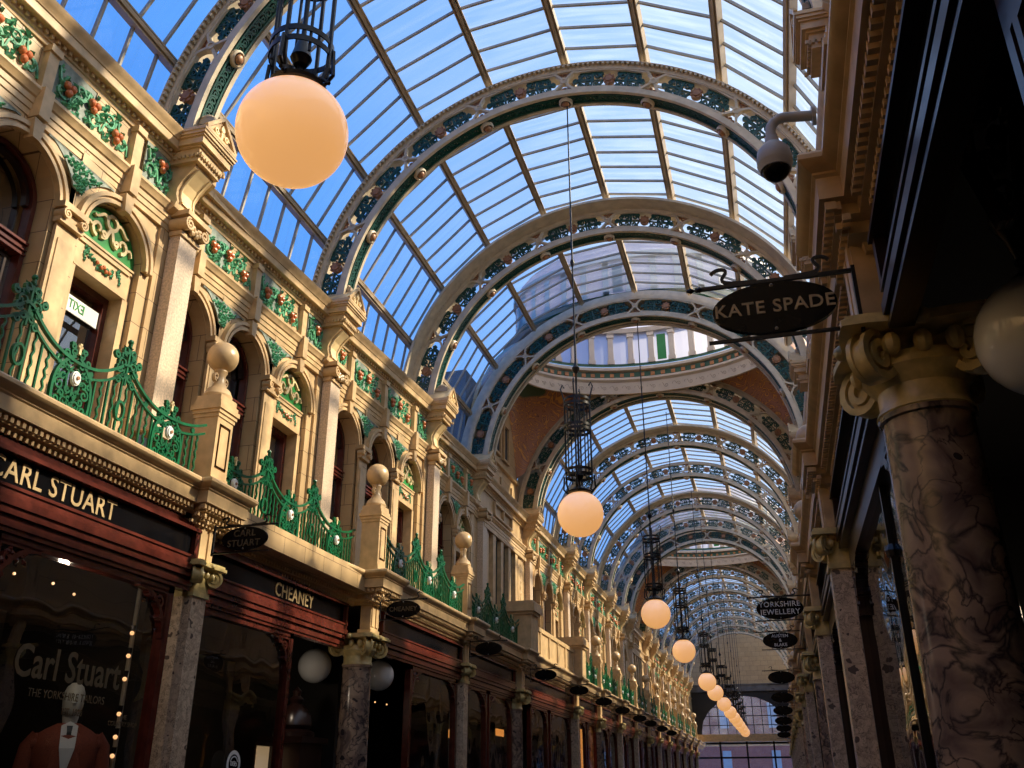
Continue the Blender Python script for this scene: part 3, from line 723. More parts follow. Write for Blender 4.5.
def spandrel_mesh(p):
    # concave triangle between arches, local centre at y=0, z from 5.72
    m=M(); m2=M(); f=F(.004); top=6.07-ASZ; Ro=AR+.135
    hw=p/2
    pts=[]
    for i in range(9):
        a=PI*.5*(.30+.55*i/8); 
        u=-hw+Ro*cos(a) ; v=Ro*sin(a)
        if u<-0.01: pts.append((u,v))
    if len(pts)<2: pts=[(-.02,.3),(-.1,.42)]
    L=pts; tri=[(u,v) for u,v in L]+[(L[-1][0],top)]+[(-L[-1][0],top)]+[(-u,v) for u,v in L[::-1]]
    m.prism(tri,0,.012,f)
    rnd=random.Random(4)
    for k in range(110):
        v=rnd.uniform(L[0][1]+.02,top-.02); 
        lim=0
        for (u0,v0) in L:
            if v0<=v: lim=-u0
        lim=max(.0,lim-.02); leaf(m2,rnd.uniform(-lim,lim),v,rnd.uniform(0,6.28),.05,.03,F(.016),.02)
    return m.mesh('spandrel_ground','greybg',0),m2.mesh('spandrel_foliage','green',0)
SPC={}
wn=1
archn=0; frn=0
NB=len(BAYS)
def nearname(b): # describe bay by pediments
    return 'bay %s'%ORD[b]
for b,(y0,y1,dm) in enumerate(BAYS):
    if b==0: continue
    pass
bayn=0
for b,(y0,y1,dm) in enumerate(BAYS):
    if y1<3: continue
    bayn+=1; bn='%s left bay from the camera'%ORD[bayn]
    side=-1
    if dm: 
        # crossing bay: flat panelled wall with slit windows
        yc=(y0+y1)/2; L=y1-y0
        t=thing('panelled_wall_screen','stone wall screen with three tall slit windows, %s left bay under a dome'%('first' if bayn<6 else 'second'),'wall screen',uploc(side,yc,3.86),0)
        m=M(); 
        xs=[-.62,-.08,.46,.46+.54]
        for k in range(4): m.box(0,.10,xs[k]-.09-.2,xs[k]+.09-.2,.55,2.15)
        m.box(0,.12,-L/2+.35,L/2-.35,2.15,2.22); m.box(0,.08,-L/2+.5,L/2-.5,.45,.55)
        m.box(.0,.06,-.6,.65,2.6,2.64); m.box(0,.06,-.6,.65,2.85,2.89); m.box(0,.06,-.62,-.58,2.6,2.89); m.box(0,.06,.0,.04,2.6,2.89); m.box(0,.06,.62,.66,2.6,2.89)
        put('mullions',m.mesh('slit_mullions','stone2',0),t)
        for k in range(3):
            m=M(); m.box(.0,.02,xs[k]+.09-.2,xs[k+1]-.09-.2,.55,2.15); put('slit_pane',m.mesh('slit_pane','dark',0),t)
        for u in (-1.28,1.22):
            if abs(u)>L/2-.2: continue
            m=M(); m.box(0,.07,u-.18,u+.18,.9,2.2); m.box(0,.14,u-.2,u+.2,.85,.92); 
            for k in range(10): leaf(m,u,1.0+.12*k,PI/2+.5*(-1)**k,.14,.08,F(.07),.02)
            put('carved_panel',m.mesh('carved_panel','stone2',0),t)
        m=M(); m.box(0,.015,-1.45,-1.1,.1,.8); put('small_opening',m.mesh('small_opening','dark',0),t)
        for k,yy in enumerate((y0+.42,)):
            t2=dup(COLP,uploc(side,yy,4.23),0,'slender stone pilaster doubled beyond the %s left pediment'%ORD[bayn-1])
        continue
    cs,p=arch_centers(y0,y1)
    # pilaster at y0
    t=thing('wall_pilaster','pale pink stone pilaster with scrolled capital under the %s left pediment'%(ORD[bayn-1] if bayn>1 else 'unseen'),'pilaster',(XL+bo(y0-.05)+.01,y0+.07,4.23),0,'upper pilasters on the left wall')
    put('pilaster_shaft',AD['shaft'],t); put('pilaster_capital',AD['capital'],t); COLP=t
    for k,c in enumerate(cs):
        pos=['nearest','middle','farthest'][k] if len(cs)==3 else ['nearer','farther','last'][k]
        t=thing('arch_surround','moulded stone arch with keystone, %s arch of the %s'%(pos,bn),'arch',uploc(side,c,ASZ),0,'round arches of the upper storey')
        put('archivolt',AD['archivolt'],t); put('keystone',AD['keystone'],t); put('inner_order',AD['inner'],t)
        if k<len(cs)-1:
            t=thing('window_pier','stone pier beyond the %s arch of the %s'%(pos,bn),'pier',uploc(side,c+p/2,3.86),0,'piers between the arches')
            t.scale=(1,min(1,(p-2*AR)/.25),1)
            put('pier_shaft',AD['pier'],t); put('pier_capital',AD['pcap'],t)
        key=round(p,2)
        if key not in SPC: SPC[key]=spandrel_mesh(p)
        if k<len(cs)-1 and p>.85:
            t=thing('spandrel_panel','green foliage spandrel beyond the %s arch of the %s'%(pos,bn),'spandrel panel',uploc(side,c+p/2,ASZ,.03),0,'foliage spandrels')
            put('spandrel_ground',SPC[key][0],t); put('spandrel_foliage',SPC[key][1],t)
        if k==len(cs)-1 and len(cs)==3:
            t=thing('balcony_door_surround','stone door surround with green scrolled tympanum in the %s'%bn,'door surround',uploc(side,c,4.2),0,'door surrounds with green tympana')
            for n_,kk in (('door_surround','lintel'),('tympanum','tymp'),('tympanum_scroll','scroll'),('swag_foliage','swag'),('swag_fruit','swagf')): put(n_,AD[kk],t)
            d=struct('door_%d'%bayn,AD['dframe'],loc=uploc(side,c,4.2)); put('door_pane',AD['dpane'],d)
        else:
            w=struct('window_%d'%wn,AD['frame'],loc=uploc(side,c,4.2)); wn+=1
            put('window_sash',AD['sash'],w); put('pane',AD['pane'],w); put('fanlight_pane',AD['fan'],w)
            if k==0: put('pale_blind',AD['blind'],w)
    # frieze panels
    if len(cs)==3:
        edges=[y0+.16]+cs+[y1-.16]
        big='L' if p>.93 else 'M'
        put_frieze('S',side,y0+.19+.18,'small green fruit frieze panel just beyond the %s left pediment'%ORD[bayn-1] if bayn>1 else 'small green fruit frieze panel just outside the top left corner','glazed fruit frieze panels')
        put_frieze(big,side,(cs[0]+cs[1])/2,'wide green frieze panel, nearer one in the %s'%bn,'glazed fruit frieze panels')
        put_frieze(big,side,(cs[1]+cs[2])/2,'wide green frieze panel, farther one in the %s'%bn,'glazed fruit frieze panels')
        put_frieze('S',side,y1-.19-.16,'small green fruit frieze panel just before the %s left pediment'%ORD[bayn],'glazed fruit frieze panels')
        pm=M()
        for c in cs:
            o_=bo(c); pm.box(-.05+o_,.06+o_,c-.05,c+.05,6.385,6.80); pm.box(o_,.08+o_,c-.06,c+.06,6.74,6.80); pm.box(o_,.105+o_,c-.05,c+.05,6.12,6.385)
        o=put('trim_%d'%(100+bayn),pm.mesh('frieze_strips','stone2',0),None,(XL,0,0)); o['kind']='structure'
for side in (-1,1):
    for i,y in enumerate(RIBS):
        if i==0: continue
        place_pediment(side,y,'gabled stone pediment at the foot of the %s roof rib on the %s'%(ORD[i],SN[side]))
        if side<0: place_corbel(side,y,'pale scroll corbel under the %s pediment on the left wall'%ORD[i])
    m=M(); 
    path=[(YBEG,bo(2.6)),(2.65,bo(2.65))]
    for i in (1,2,3,4,5):
        y=RIBS[i]; a=bo(y-.1); b=bo(y+.5)
        if i in (1,3): path+=[(y+.16,a),(y+.26,a-.01),(y+.32,a*.5+b*.5),(y+.38,b+.03),(y+.48,b)]
        else: path+=[(y-.1,a),(y+.1,bo(y+.1))]
    path+=[(YEND,-.05)]
    m.sweep([(q,z) for q,z in CP],path if side<0 else [(YBEG,0),(YEND,0)])
    for a_,b_ in zip(path[:-1],path[1:]):
        if side<0 and b_[0]-a_[0]>.4: 
            ya,yb=a_[0],min(b_[0],40)
            n_=int((yb-ya)/.062)
            for k_ in range(n_):
                y_=ya+.062*(k_+.5); q_=a_[1]+(b_[1]-a_[1])*(y_-ya)/(b_[0]-ya); m.box(q_+.045,q_+.082,y_-.014,y_+.014,6.842,6.876)
    struct('trim_%d'%(1 if side<0 else 2),m.mesh('upper_cornice','stone2',30),loc=(XL if side<0 else XR,0,0),scale=None if side<0 else (-1,1,1))
    m=M(); m.sweep(SP,path if side<0 else [(YBEG,0),(YEND,0)]); struct('trim_%d'%(3 if side<0 else 4),m.mesh('string_course','stone2',30),loc=(XL if side<0 else XR,0,0),scale=None if side<0 else (-1,1,1))
# ================================================================ BALCONY CORNICE AND BALUSTRADE
# (y of pier breaks) left piers and right piers
PL=[2.95,6.4,9.88,13.25,16.55,21.4,24.4,27.6,30.8,34,36.8,40,43.3,46.6,49.9,53.2]
PRR=[.0,3.44,6.75,9.9,12.9,16.1,19.3,22.6,25.8,28.9,32.1,35.3,38.5,41.7,44.9,48.1,51.3,54.5]
BE=.60
BP=[(-.22,3.50),(-.16,3.50),(-.15,3.535),(-.10,3.55),(-.10,3.60),(-.055,3.61),(-.05,3.655),(-.0,3.66),(0,3.755),(.012,3.765),(.012,3.775),(.04,3.79),(.06,3.815),(.06,3.835),(.05,3.85),(-.62,3.85),(-.62,3.64),(-.22,3.62)]
BE_L=.60
for side in (-1,1):
    BE=BE_L if side<0 else .645
    m=M(); path=[(YBEG,BE)]
    P=PL if side<0 else PRR
    for i,y in enumerate(P):
        h=.30
        pre={2:BE-.13,3:BE+.05}.get(i,BE) if side<0 else BE; bk=BE+(.13 if side<0 and i in (2,3) else .09)
        path+=[(y-h,pre),(y-h,bk),(y+h,bk)]
        if side<0 and i==1: path+=[(y+h,BE-.02),(y+h+.02,BE-.12),(y+h+.07,BE-.19),(y+h+.16,BE-.235),(y+h+.28,BE-.25),(y+h+1.6,BE-.21)]
        elif side<0 and i==2: path+=[(y+h,BE+.04)]
        elif side<0 and i==3: path+=[(y+h,BE-.0)]
        else: path+=[(y+h,BE)]
    path+=[(YEND,BE)]
    m.sweep(BP,path)
    for a,b in zip(path[:-1],path[1:]):
        l=math.hypot(b[0]-a[0],b[1]-a[1])
        if l<.05: continue
        ux,uq=(b[0]-a[0])/l,(b[1]-a[1])/l
        if a[0]>30: continue
        g=.05 if a[0]<20 else .08
        for k in range(int(l/g)):
            t=(k+.5)*g; y=a[0]+ux*t; q=a[1]+uq*t
            rm=Matrix.Translation((q,y,0))@Matrix.Rotation(math.atan2(-uq,ux) if 1 else 0,4,'Z')
            m.box(-.06,-.02,-.013,.013,3.617,3.652,rm)
            if side<0 or a[0]<12: m.box(-.105,-.075,-.011,.011,3.562,3.59,rm)
            if side<0: m.box(-.15,-.125,-.011,.011,3.515,3.54,rm)
    struct('trim_%d'%(5 if side<0 else 6),m.mesh('balcony_cornice','stone2',30),loc=(XL if side<0 else XR,0,0),scale=None if side<0 else (-1,1,1))
# pedestal with ball
m=M(); 
for (h,z0,z1) in ((.128,0,.56),(.145,0,.08),(.138,.08,.1),(.138,.55,.58),(.150,.58,.61),(.165,.61,.645),(.15,.645,.68),(.135,.68,.73)): m.box(-h,h,-h,h,z0,z1)
for s in (-1,1):
    for (a,b,c,d) in ((-.085,-.072,.16,.5),(.072,.085,.16,.5),(-.085,.085,.16,.175),(-.085,.085,.485,.5)): m.box(.128,.136,a,b,c,d)
PD=m.mesh('pedestal','stone2',0)
m=M(); m.lathe([(.135,.73),(.14,.755),(.115,.80),(.075,.83),(.055,.87),(.05,.93),(.065,.96),(.06,.98),(.045,1.0)],n=24)
for s in (-1,1): m.ribbon(spiral(s*.08,.90,.035,.008,-PI/2,1.2*s,14),.014,.04,F(-.02))
NK=m.mesh('urn_neck','stone2')
m=M(); m.sphere((0,0,1.09),.15,28,18,(1.03,1,.83)); BL=m.mesh('ball','stone2',180)
PB=None
for side in (-1,1):
    for i,y in enumerate(PL if side<0 else PRR):
        if side<0 and i in (4,5): continue
        if side>0 and i<1: continue
        lab='stone balcony pedestal topped by a ball, %s from the camera on the %s'%(ORD[i if side<0 else i],SN[side]) if i else 'stone balcony pedestal with ball just outside the left edge'
        if PB is None:
            PB=thing('ball_pedestal',lab,'pedestal',sideloc(side,y,3.85,.45),siderot(side),'balcony pedestals with balls'); PB.scale=(.88,.92,1.13); put('pedestal',PD,PB); put('urn_neck',NK,PB); put('ball',BL,PB)
        else: dup(PB,sideloc(side,y,3.85,.45),siderot(side),lab)
# iron railings
def rail_meshes(L):
    D={}; f=F(-.01); d=.02; D['L']=L
    cr=[L*.34,L*.66]; ro=[L*.155,L*.5,L*.845]
    def top(u):
        k=[0]+cr+[L]; 
        for a,b in zip(k[:-1],k[1:]):
            if a<=u<=b:
                t=(u-a)/(b-a); e=abs(2*t-1)
                base=.40; 
                hi=.62 if (a>0 and t<.5) or (b<L and t>=.5) else .52
                return base+(hi-base)*e**2.2
        return .5
    D['top']=top
    pts=[(L*i/60,top(L*i/60)) for i in range(61)]
    m=M(); m.ribbon(pts,.021,.03,f); D['handrail']=m.mesh('handrail','rail')
    m=M(); m.ribbon([(u,v-.075) for u,v in pts],.017,.024,f); 
    for i in range(3,60,6): m.disc(pts[i][0],pts[i][1]-.038,.024,0,.015,f,8)
    m.ribbon([(0,.03),(L,.03)],.02,.022,f); D['lower_rail']=m.mesh('lower_rail','rail',0)
    m=M()
    for i in (-1,1):
        m.ribbon(spiral(i*.055,.60,.048,.012,-PI/2,1.3*i,14),.017,.024,f); m.ribbon(spiral(i*.035,.70,.034,.01,-PI/2,1.2*i,12),.019,.026,f)
        m.ribbon(spiral(i*.12,.64,.03,.01,PI/2,-1.2*i,12),.017,.024,f); m.ribbon(spiral(i*.04,.50,.03,.008,PI/2,1.2*i,12),.0155,.024,f)
        leaf(m,i*.01,.72,PI/2+i*.9,.05,.03,f,.03,.01)
    m.ribbon([(0,.44),(0,.78)],.017,.024,f); m.sphere((0,0,.79),.022,8,6)
    m.ribbon(arc(0,.24,.045,0,2*PI,16,.07)[:-1],.018,.024,f,closed=True)
    for i in (-1,1):
        m.ribbon(spiral(i*.085,.55,.036,.01,0,1.3*i,12),.0155,.024,f); m.ribbon(spiral(i*.06,.66,.03,.008,PI/2,1.3*i,12),.0155,.024,f); m.ribbon(spiral(i*.075,.46,.03,.008,PI/2,-1.3*i,12),.0155,.024,f)
        for k in range(3): leaf(m,i*.02,.55+.07*k,PI/2-i*.8,.07,.04,f,.03,.01)
    D['crest']=m.mesh('crest_scroll','rail',0)
    m=M()
    for i in (-1,1):
        for (cu,cv,r,a,t) in ((.06,.39,.05,-PI/2,1.3),(.13,.33,.035,0,1.2),(.12,.20,.045,PI/2,-1.3),(.05,.10,.042,-PI/2,1.3),(.13,.09,.034,0,-1.3),(.045,.19,.03,PI,1.1),(.035,.465,.03,-PI/2,1.2),(.10,.26,.03,PI,-1.2)):
            m.ribbon(spiral(i*cu,cv,r,.008,a if i>0 else PI-a,t*i,14),.0145,.022,f)
        m.ribbon(bez((i*.17,.03),(i*.19,.2),(i*.2,.33),(i*.02,.44),10),.022,.026,f)
        m.ribbon(bez((0,.03),(i*.03,.15),(i*.12,.28),(i*.02,.36),8),.0145,.022,f)
    for i in (-1,1):
        for (cu,cv,r_) in ((.09,.14,.03),(.15,.27,.025),(.02,.13,.025),(.075,.33,.022),(.1,.43,.03),(.06,.5,.025)): m.ribbon(spiral(i*cu,cv,r_,.006,cu*40,1.2*i,10),.016,.024,f)
        for k in range(4): leaf(m,i*(.05+.03*k),.05+.1*k,1.2*i+k,.06,.03,f,.03,.01)
    m.ribbon([(0,.03),(0,.22)],.02,.024,f)
    D['panel']=m.mesh('scroll_panel','rail',0)
    m=M(); m.disc(0,.28,.032,0,.03,F(.012),14,.042)
    m.disc(0,.28,.04,0,.02,F(.012),16,.052)
    D['rosette']=m.mesh('rosette','white'); m=M(); m.disc(0,.28,.013,.028,.04,F(.012),8); D['rc']=m.mesh('rosette_centre','ribb')
    m=M(); m.ribbon([(0,.46),(0,.54)],.02,.02,F(0)); m.disc(0,.515,.016,0,.02,F(0),6); m.ribbon([(-.02,.515),(.02,.515)],.014,.02,F(0)); D['fleur']=m.mesh('gilt_fleur','cream')
    def bar(h,w):
        m=M()
        if w: m.ribbon([(.008*sin(k*1.35),.03+(h-.03)*k/22) for k in range(23)],.013,.015,f)
        else: m.ribbon([(0,.03),(0,h)],.014,.016,f)
        return m.mesh('baluster','rail',0)
    D['bar']=bar; D['cr']=cr; D['ro']=ro
    return D
RLC={}
rn=0
SCR={}
for i in range(len(PL)-1):
    if i in (4,): continue
    a,b=PL[i]+.18,PL[i+1]-.18; 
    if i==5: a+=.2
    L=round(b-a,1)
    q=.49
    if L not in RLC:
        RLC[L]=rail_meshes(L)
    D=RLC[L]; rn+=1
    t=thing('iron_railing','green iron balcony railing with white rosettes, %s stretch from the camera'%ORD[rn],'railing',sideloc(-1,a,3.85,{1:.27,2:.52}.get(i,.49)),0,'green balcony railings')
    sc=(b-a)/L; t.scale=(1,sc,1)
    if 1<=i<2: pass
    put('handrail',D['handrail'],t); put('lower_rail',D['lower_rail'],t)
    for u in D['cr']: put('crest_scroll',D['crest'],t,(0,u,0))
    for u in D['ro']:
        p_=put('scroll_panel',D['panel'],t,(0,u,0)); r_=put('rosette',D['rosette'],p_); put('rosette_centre',D['rc'],p_); put('gilt_fleur',D['fleur'],p_)
    if i<8:
        if 'bars' not in D:
            D['bars']=[]; u=.05;k=0
            while u<L-.02:
                if min(abs(u-x) for x in D['ro'])>.19: D['bars'].append((u,D['bar'](D['top'](u)-.07,k%2)))
                u+=.066;k+=1
        for u,me in D['bars']: put('baluster',me,t,(0,u,0))
# solid stone balustrade at the crossing
t=thing('stone_balustrade','solid panelled buff stone balustrade between two capped pedestals on the left balcony','balustrade',sideloc(-1,18.97,3.85,.46),0)
m=M(); m.box(-.08,.08,-2.1,2.1,0,.5); m.box(-.11,.11,-2.1,2.1,.5,.58); m.box(-.1,.1,-2.1,2.1,0,.08)
for k in range(6): yy=-1.9+.76*k; m.box(.08,.10,yy-.05,yy+.05,.08,.5)
put('panelled_wall',m.mesh('balustrade','stone2',0),t)
for yy in (-2.3,2.3):
    m=M()
    for h,z0,z1 in ((.26,0,.62),(.30,.62,.67),(.34,.67,.80),(.31,.80,.86)): m.box(-h,h,yy-h,yy+h,z0,z1)
    put('end_pedestal',m.mesh('end_pedestal','stone2',0),t)
# ================================================================ GROUND FLOOR
def ionic(w,h,rot45=True,round_=False):
    # centred on axis, base z=0; returns mesh
    m=M()
    if round_: m.lathe([(.155,-.02),(.175,0),(.165,.02),(.158,.03),(.158,.09),(w*.95,.15),(w*.9,.2)],n=28)
    else: m.box(-.11,.11,-.11,.11,-.02,.02); m.box(-.1,.1,-.1,.1,.02,.2)
    a=w*1.45
    # abacus with concave sides
    n=8; pts=[]
    for k in range(4):
        ca=k*PI/2+PI/4
        for t in range(n):
            b=ca+(PI/2)*t/n; r=a*1.25-(a*.42)*sin(PI*t/n); pts.append((r*cos(b),r*sin(b)))
    m.prism(pts,h-.045,h-.02,lambda u,v,d:(u,v,d)); m.prism([(u*.94,v*.94) for u,v in pts],h-.02,h,lambda u,v,d:(u,v,d))
    for k in range(4):
        ang=k*PI/2+PI/4; rm=Matrix.Rotation(ang,4,'Z')
        for s in (-1,1):
            f=lambda u,v,d,rm=rm,s=s: rm@Vector((u,s*(.028-d),v))
            m.ribbon(spiral(w*1.12,h-.045-w*.46,w*.46,w*.07,PI/2,-1.9,30),w*.13,.02,lambda u,v,d,rm=rm,s=s:rm@Vector((u,s*(.02+d),v)))
        m.disc(w*1.12,h-.045-w*.46,w*.42,-.022,.022,lambda u,v,d,rm=rm:rm@Vector((u,d,v)),18)
        m.prism([(w*.5,h-.045),(w*1.15,h-.045),(w*.9,h-.12),(w*.5,h-.14)],-.025,.025,lambda u,v,d,rm=rm:rm@Vector((u,d,v)))
        # egg and flower in middle of face
        f2=Matrix.Rotation(k*PI/2,4,'Z')
        for e in (-.5,0,.5): p=f2@Vector((w*.92,w*e,h-.10)); m.sphere(tuple(p),w*.16,8,6,(1,1,1.3))
        p=f2@Vector((w*1.2,0,h-.03)); m.sphere(tuple(p),w*.15,8,6)
    return m
CAPR=ionic(.215,.32,round_=True).mesh('round_capital','giltst'); CAPP=ionic(.150,.25).mesh('square_capital','giltst')
m=M(); m.lathe([(.23,0),(.23,.1),(.2,.14),(.21,.2),(.175,.25),(.17,.3),(.172,1.6),(.158,2.82),(.17,2.825),(.17,2.845),(.155,2.85)],n=32); RSH=m.mesh('round_shaft','pavo')
m=M(); m.box(-.13,.13,-.13,.13,0,.25); m.box(-.095,.095,-.095,.095,.25,2.99); PSH=m.mesh('square_shaft','pavo2',0)
m=M(); m.box(-.16,.0,-.125,.125,3.17,3.23); m.box(-.14,-.012,-.11,.11,3.23,3.62); m.box(-.02,.0,-.095,-.02,3.26,3.58); m.box(-.02,.0,.02,.095,3.26,3.58); PBK=m.mesh('pier_block','stone2',0)
ROUND={-1:{2,4,6,9},1:{1,4,7}}
for side in (-1,1):
    for i,y in enumerate(PL if side<0 else PRR):
        if y>56: continue
        rd=i in ROUND[side]
        q=(.34 if rd else .44) if side<0 else (.45 if rd else .545)
        kind='round veined marble column' if rd else 'square veined marble pier'
        t=thing('marble_column' if rd else 'marble_pier','%s with gilded capital, %s support from the camera on the %s'%(kind,ORD[max(i,0)] if i else 'zeroth',SN[side]),'column',sideloc(side,y,0,q),siderot(side),'shopfront columns and piers')
        if i==0: t['label']='%s with gilded capital just beyond the near edge on the %s'%(kind,SN[side])
        put('shaft',RSH if rd else PSH,t); put('capital',CAPR if rd else CAPP,t,(0,0,2.85 if rd else 2.99))
        b=put('pier_block',PBK,t,(.19 if rd else .10,0,0))
def bracket_mesh():
    m=M(); f=F(0); d=.05
    m.ribbon(arc(.34,-.34,.34,PI/2,PI,12),.03,d,f); m.ribbon([(0,0),(.34,0)],.03,d,f); m.ribbon([(0,0),(0,-.34)],.03,d,f)
    m.ribbon(spiral(.09,-.09,.055,.01,0,1.4,14),.02,d,f); m.ribbon(spiral(.2,-.045,.03,.008,0,1.3,10),.014,d,f); m.ribbon(spiral(.045,-.2,.03,.008,0,1.3,10),.014,d,f)
    for k in range(6): leaf(m,.05+.03*k,-.05-.01*(k%3),k*1.1,.06,.04,F(.04),.02); leaf(m,.05,-.05-.04*k,k*.9,.05,.03,F(.04),.02)
    return m
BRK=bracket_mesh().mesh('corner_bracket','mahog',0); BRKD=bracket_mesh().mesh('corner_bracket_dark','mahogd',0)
bnn={-1:0,1:0}
def shopfront(side,ya,yb,windows,q=.42,sign=None,signy=None,wood='mahog',deep=True):
    """windows: list of (y0,y1) glass stretches"""
    bnn[side]+=1; nm=ORD[bnn[side]]
    t=thing('shopfront','mahogany shopfront with black fascia and plate glass, %s from the camera on the %s'%(nm,SN[side]) if ya>-.3 else 'mahogany shopfront just outside the near edge on the %s'%SN[side],'shopfront',sideloc(side,ya,0),siderot(side),'shopfronts along the arcade')
    L=yb-ya; S=1 if side<0 else -1
    def yy(y): return (y-ya)*S
    def bx(m,q0,q1,a,b,z0,z1): 
        a,b=yy(a),yy(b); m.box(q0,q1,min(a,b),max(a,b),z0,z1)
    P_=PL if side<0 else PRR; rnd_={P_[k] for k in ROUND[side] if k<len(P_)}
    a0=ya+(.26 if ya in rnd_ else .12); b0=yb-(.26 if yb in rnd_ else .12)
    m=M(); bx(m,q-.04,q-.0,a0,b0,3.455,3.60); bx(m,q-.04,q+.05,a0,b0,3.455,3.49); bx(m,q+.05,q+.065,a0,b0,3.455,3.475)
    bx(m,q-.04,q+.04,a0,b0,3.10,3.27); bx(m,q+.04,q+.052,a0,b0,3.25,3.27); bx(m,q+.04,q+.058,a0,b0,3.15,3.20); bx(m,q+.04,q+.048,a0,b0,3.10,3.12); (bx(m,q-.05,q+.02,a0,b0,3.0,3.10),bx(m,q+.02,q+.035,a0,b0,3.03,3.07)) if side<0 else bx(m,q-.05,q-.02,a0,b0,3.12,3.5)
    bx(m,q-.04,q+.05,a0,a0+.05,3.27,3.455); bx(m,q-.04,q+.05,b0-.05,b0,3.27,3.455)
    put('fascia_frame',m.mesh('fascia_frame',wood,0),t)
    m=M(); bx(m,q-.03,q+.01,a0+.05,b0-.05,3.27,3.455); sb=put('sign_board',m.mesh('sign_board','signblk',0),t)
    if sign:
        me=text_mesh(sign,.19,.003,'gold',.92,off=.002,space=1.05)
        # raised crossbar stroke of lettering style
        put('sign_lettering',me,sb,(q+.014,yy(signy),3.362),(PI/2,0,PI/2))
        sb['label']='black fascia board with gilt lettering'
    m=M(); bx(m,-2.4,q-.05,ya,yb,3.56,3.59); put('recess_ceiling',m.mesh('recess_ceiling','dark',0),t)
    for (w0,w1) in windows:
        m=M()
        tk=.07 if side<0 else .035
        for a in (w0,w1-tk): bx(m,q-.08,q,a,a+tk,.0,3.0)
        bx(m,q-.08,q,w0,w1,.0,.55); bx(m,q-.09,q+.01,w0,w1,.55,.6); bx(m,q-.08,q,w0,w1,2.95,3.11)
        fr=put('window_frame',m.mesh('shop_window_frame',wood,0),t)
        m=M(); a,b=yy(w0+tk),yy(w1-tk); m.add([(q-.04,a,.6),(q-.04,b,.6),(q-.04,b,2.95),(q-.04,a,2.95)],[(0,1,2,3)])
        put('plate_glass',m.mesh('plate_glass','sglass',0),fr)
        B=BRK if wood=='mahog' else BRKD
        put('corner_bracket',B,fr,(q-.05,yy(w0+.07) if S>0 else yy(w1-.07),2.95)); put('corner_bracket',B,fr,(q,yy(w1-.07) if S>0 else yy(w0+.07),2.95),(0,0,PI))
    return t
shopfront(-1,2.95,6.4,[(3.1,4.15),(4.3,6.12)],.50,'CARL STUART',4.72)
shopfront(-1,6.4,9.88,[(6.58,8.5)],.26,'CHEANEY',8.42)
shopfront(-1,9.88,13.25,[(11.2,13.05)],.47)
shopfront(-1,13.25,16.55,[(13.45,14.7),(14.8,16.2)],.42)
shopfront(-1,16.55,21.4,[(17.5,18.9),(19.1,21.1)],.42)
for a,b in zip(PL[5:],PL[6:]): shopfront(-1,a,b,[(a+.2,(a+b)/2-.05),((a+b)/2+.1,b-.2)],.42)
bnn[-1]=0; shopfront(-1,-.6,2.95,[(-.4,1.2),(1.3,2.75)],.44)
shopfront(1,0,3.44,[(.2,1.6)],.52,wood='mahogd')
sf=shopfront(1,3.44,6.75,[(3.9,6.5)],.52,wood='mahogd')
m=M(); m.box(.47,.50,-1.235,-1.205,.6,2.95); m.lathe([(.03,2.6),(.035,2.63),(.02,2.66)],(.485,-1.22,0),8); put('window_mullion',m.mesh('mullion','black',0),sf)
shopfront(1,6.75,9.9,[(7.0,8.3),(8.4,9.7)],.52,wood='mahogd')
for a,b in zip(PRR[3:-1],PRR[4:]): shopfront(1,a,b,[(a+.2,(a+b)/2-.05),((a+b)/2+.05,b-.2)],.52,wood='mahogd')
# dark interior fittings
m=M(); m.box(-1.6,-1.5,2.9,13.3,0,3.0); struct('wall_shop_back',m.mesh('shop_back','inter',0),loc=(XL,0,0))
# lettering on the first shop window
def glass_text(txt,y,z,size,mat,lab,sx=.9,shear=0,off=0,q=.465):
    o=put('window_lettering',text_mesh(txt,size,.001,mat,sx,shear,off),None,(XL+q,y,z),(PI/2,0,PI/2)); return tag(o,lab,'lettering')
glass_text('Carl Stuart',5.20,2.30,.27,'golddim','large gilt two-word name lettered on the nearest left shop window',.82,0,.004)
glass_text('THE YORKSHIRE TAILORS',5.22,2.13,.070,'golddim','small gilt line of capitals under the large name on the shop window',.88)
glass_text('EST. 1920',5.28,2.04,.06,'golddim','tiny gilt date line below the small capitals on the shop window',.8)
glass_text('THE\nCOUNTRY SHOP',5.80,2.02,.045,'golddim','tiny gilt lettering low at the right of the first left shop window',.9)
# mannequin
mq=thing('mannequin','pale faceless mannequin in rust tweed suit, white shirt and dark tie behind the tailor window','mannequin',(-4.92,5.92,0),R(-46))
m=M(); m.lathe([(.045,0),(.055,.05),(.058,.09)],(0,0,2.005),14)
m.lathe([(.03,.0),(.062,.02),(.076,.07),(.08,.12),(.078,.17),(.06,.21),(.03,.235),(.0,.24)],(0.01,0,2.06),18,Matrix.Diagonal((1.12,.92,1,1)))
m.prism([(-.01,0),(.015,.0),(.008,.07),(0,.08)],-.012,.012,lambda u,v,d:(.095+u,d,2.15+v)); put('head',m.mesh('mannequin_head','dummy',60),mq)
def shell(prof,n=24):
    m=M(); vs=[];fs=[]
    for (z,a,b,x) in prof:
        for i in range(n): t=2*PI*i/n; vs.append((x+a*cos(t),b*sin(t),z))
    for j in range(len(prof)-1):
        for i in range(n): i2=(i+1)%n; fs.append((j*n+i,j*n+i2,(j+1)*n+i2,(j+1)*n+i))
    fs.append(tuple(range(n))); fs.append(tuple((len(prof)-1)*n+i for i in range(n)))
    return m.add(vs,fs)
m=shell([(1.05,.16,.21,0),(1.3,.14,.19,0),(1.5,.135,.18,0),(1.7,.15,.21,0),(1.85,.15,.235,0),(1.93,.13,.22,0),(1.98,.09,.15,0),(2.02,.06,.075,0)])
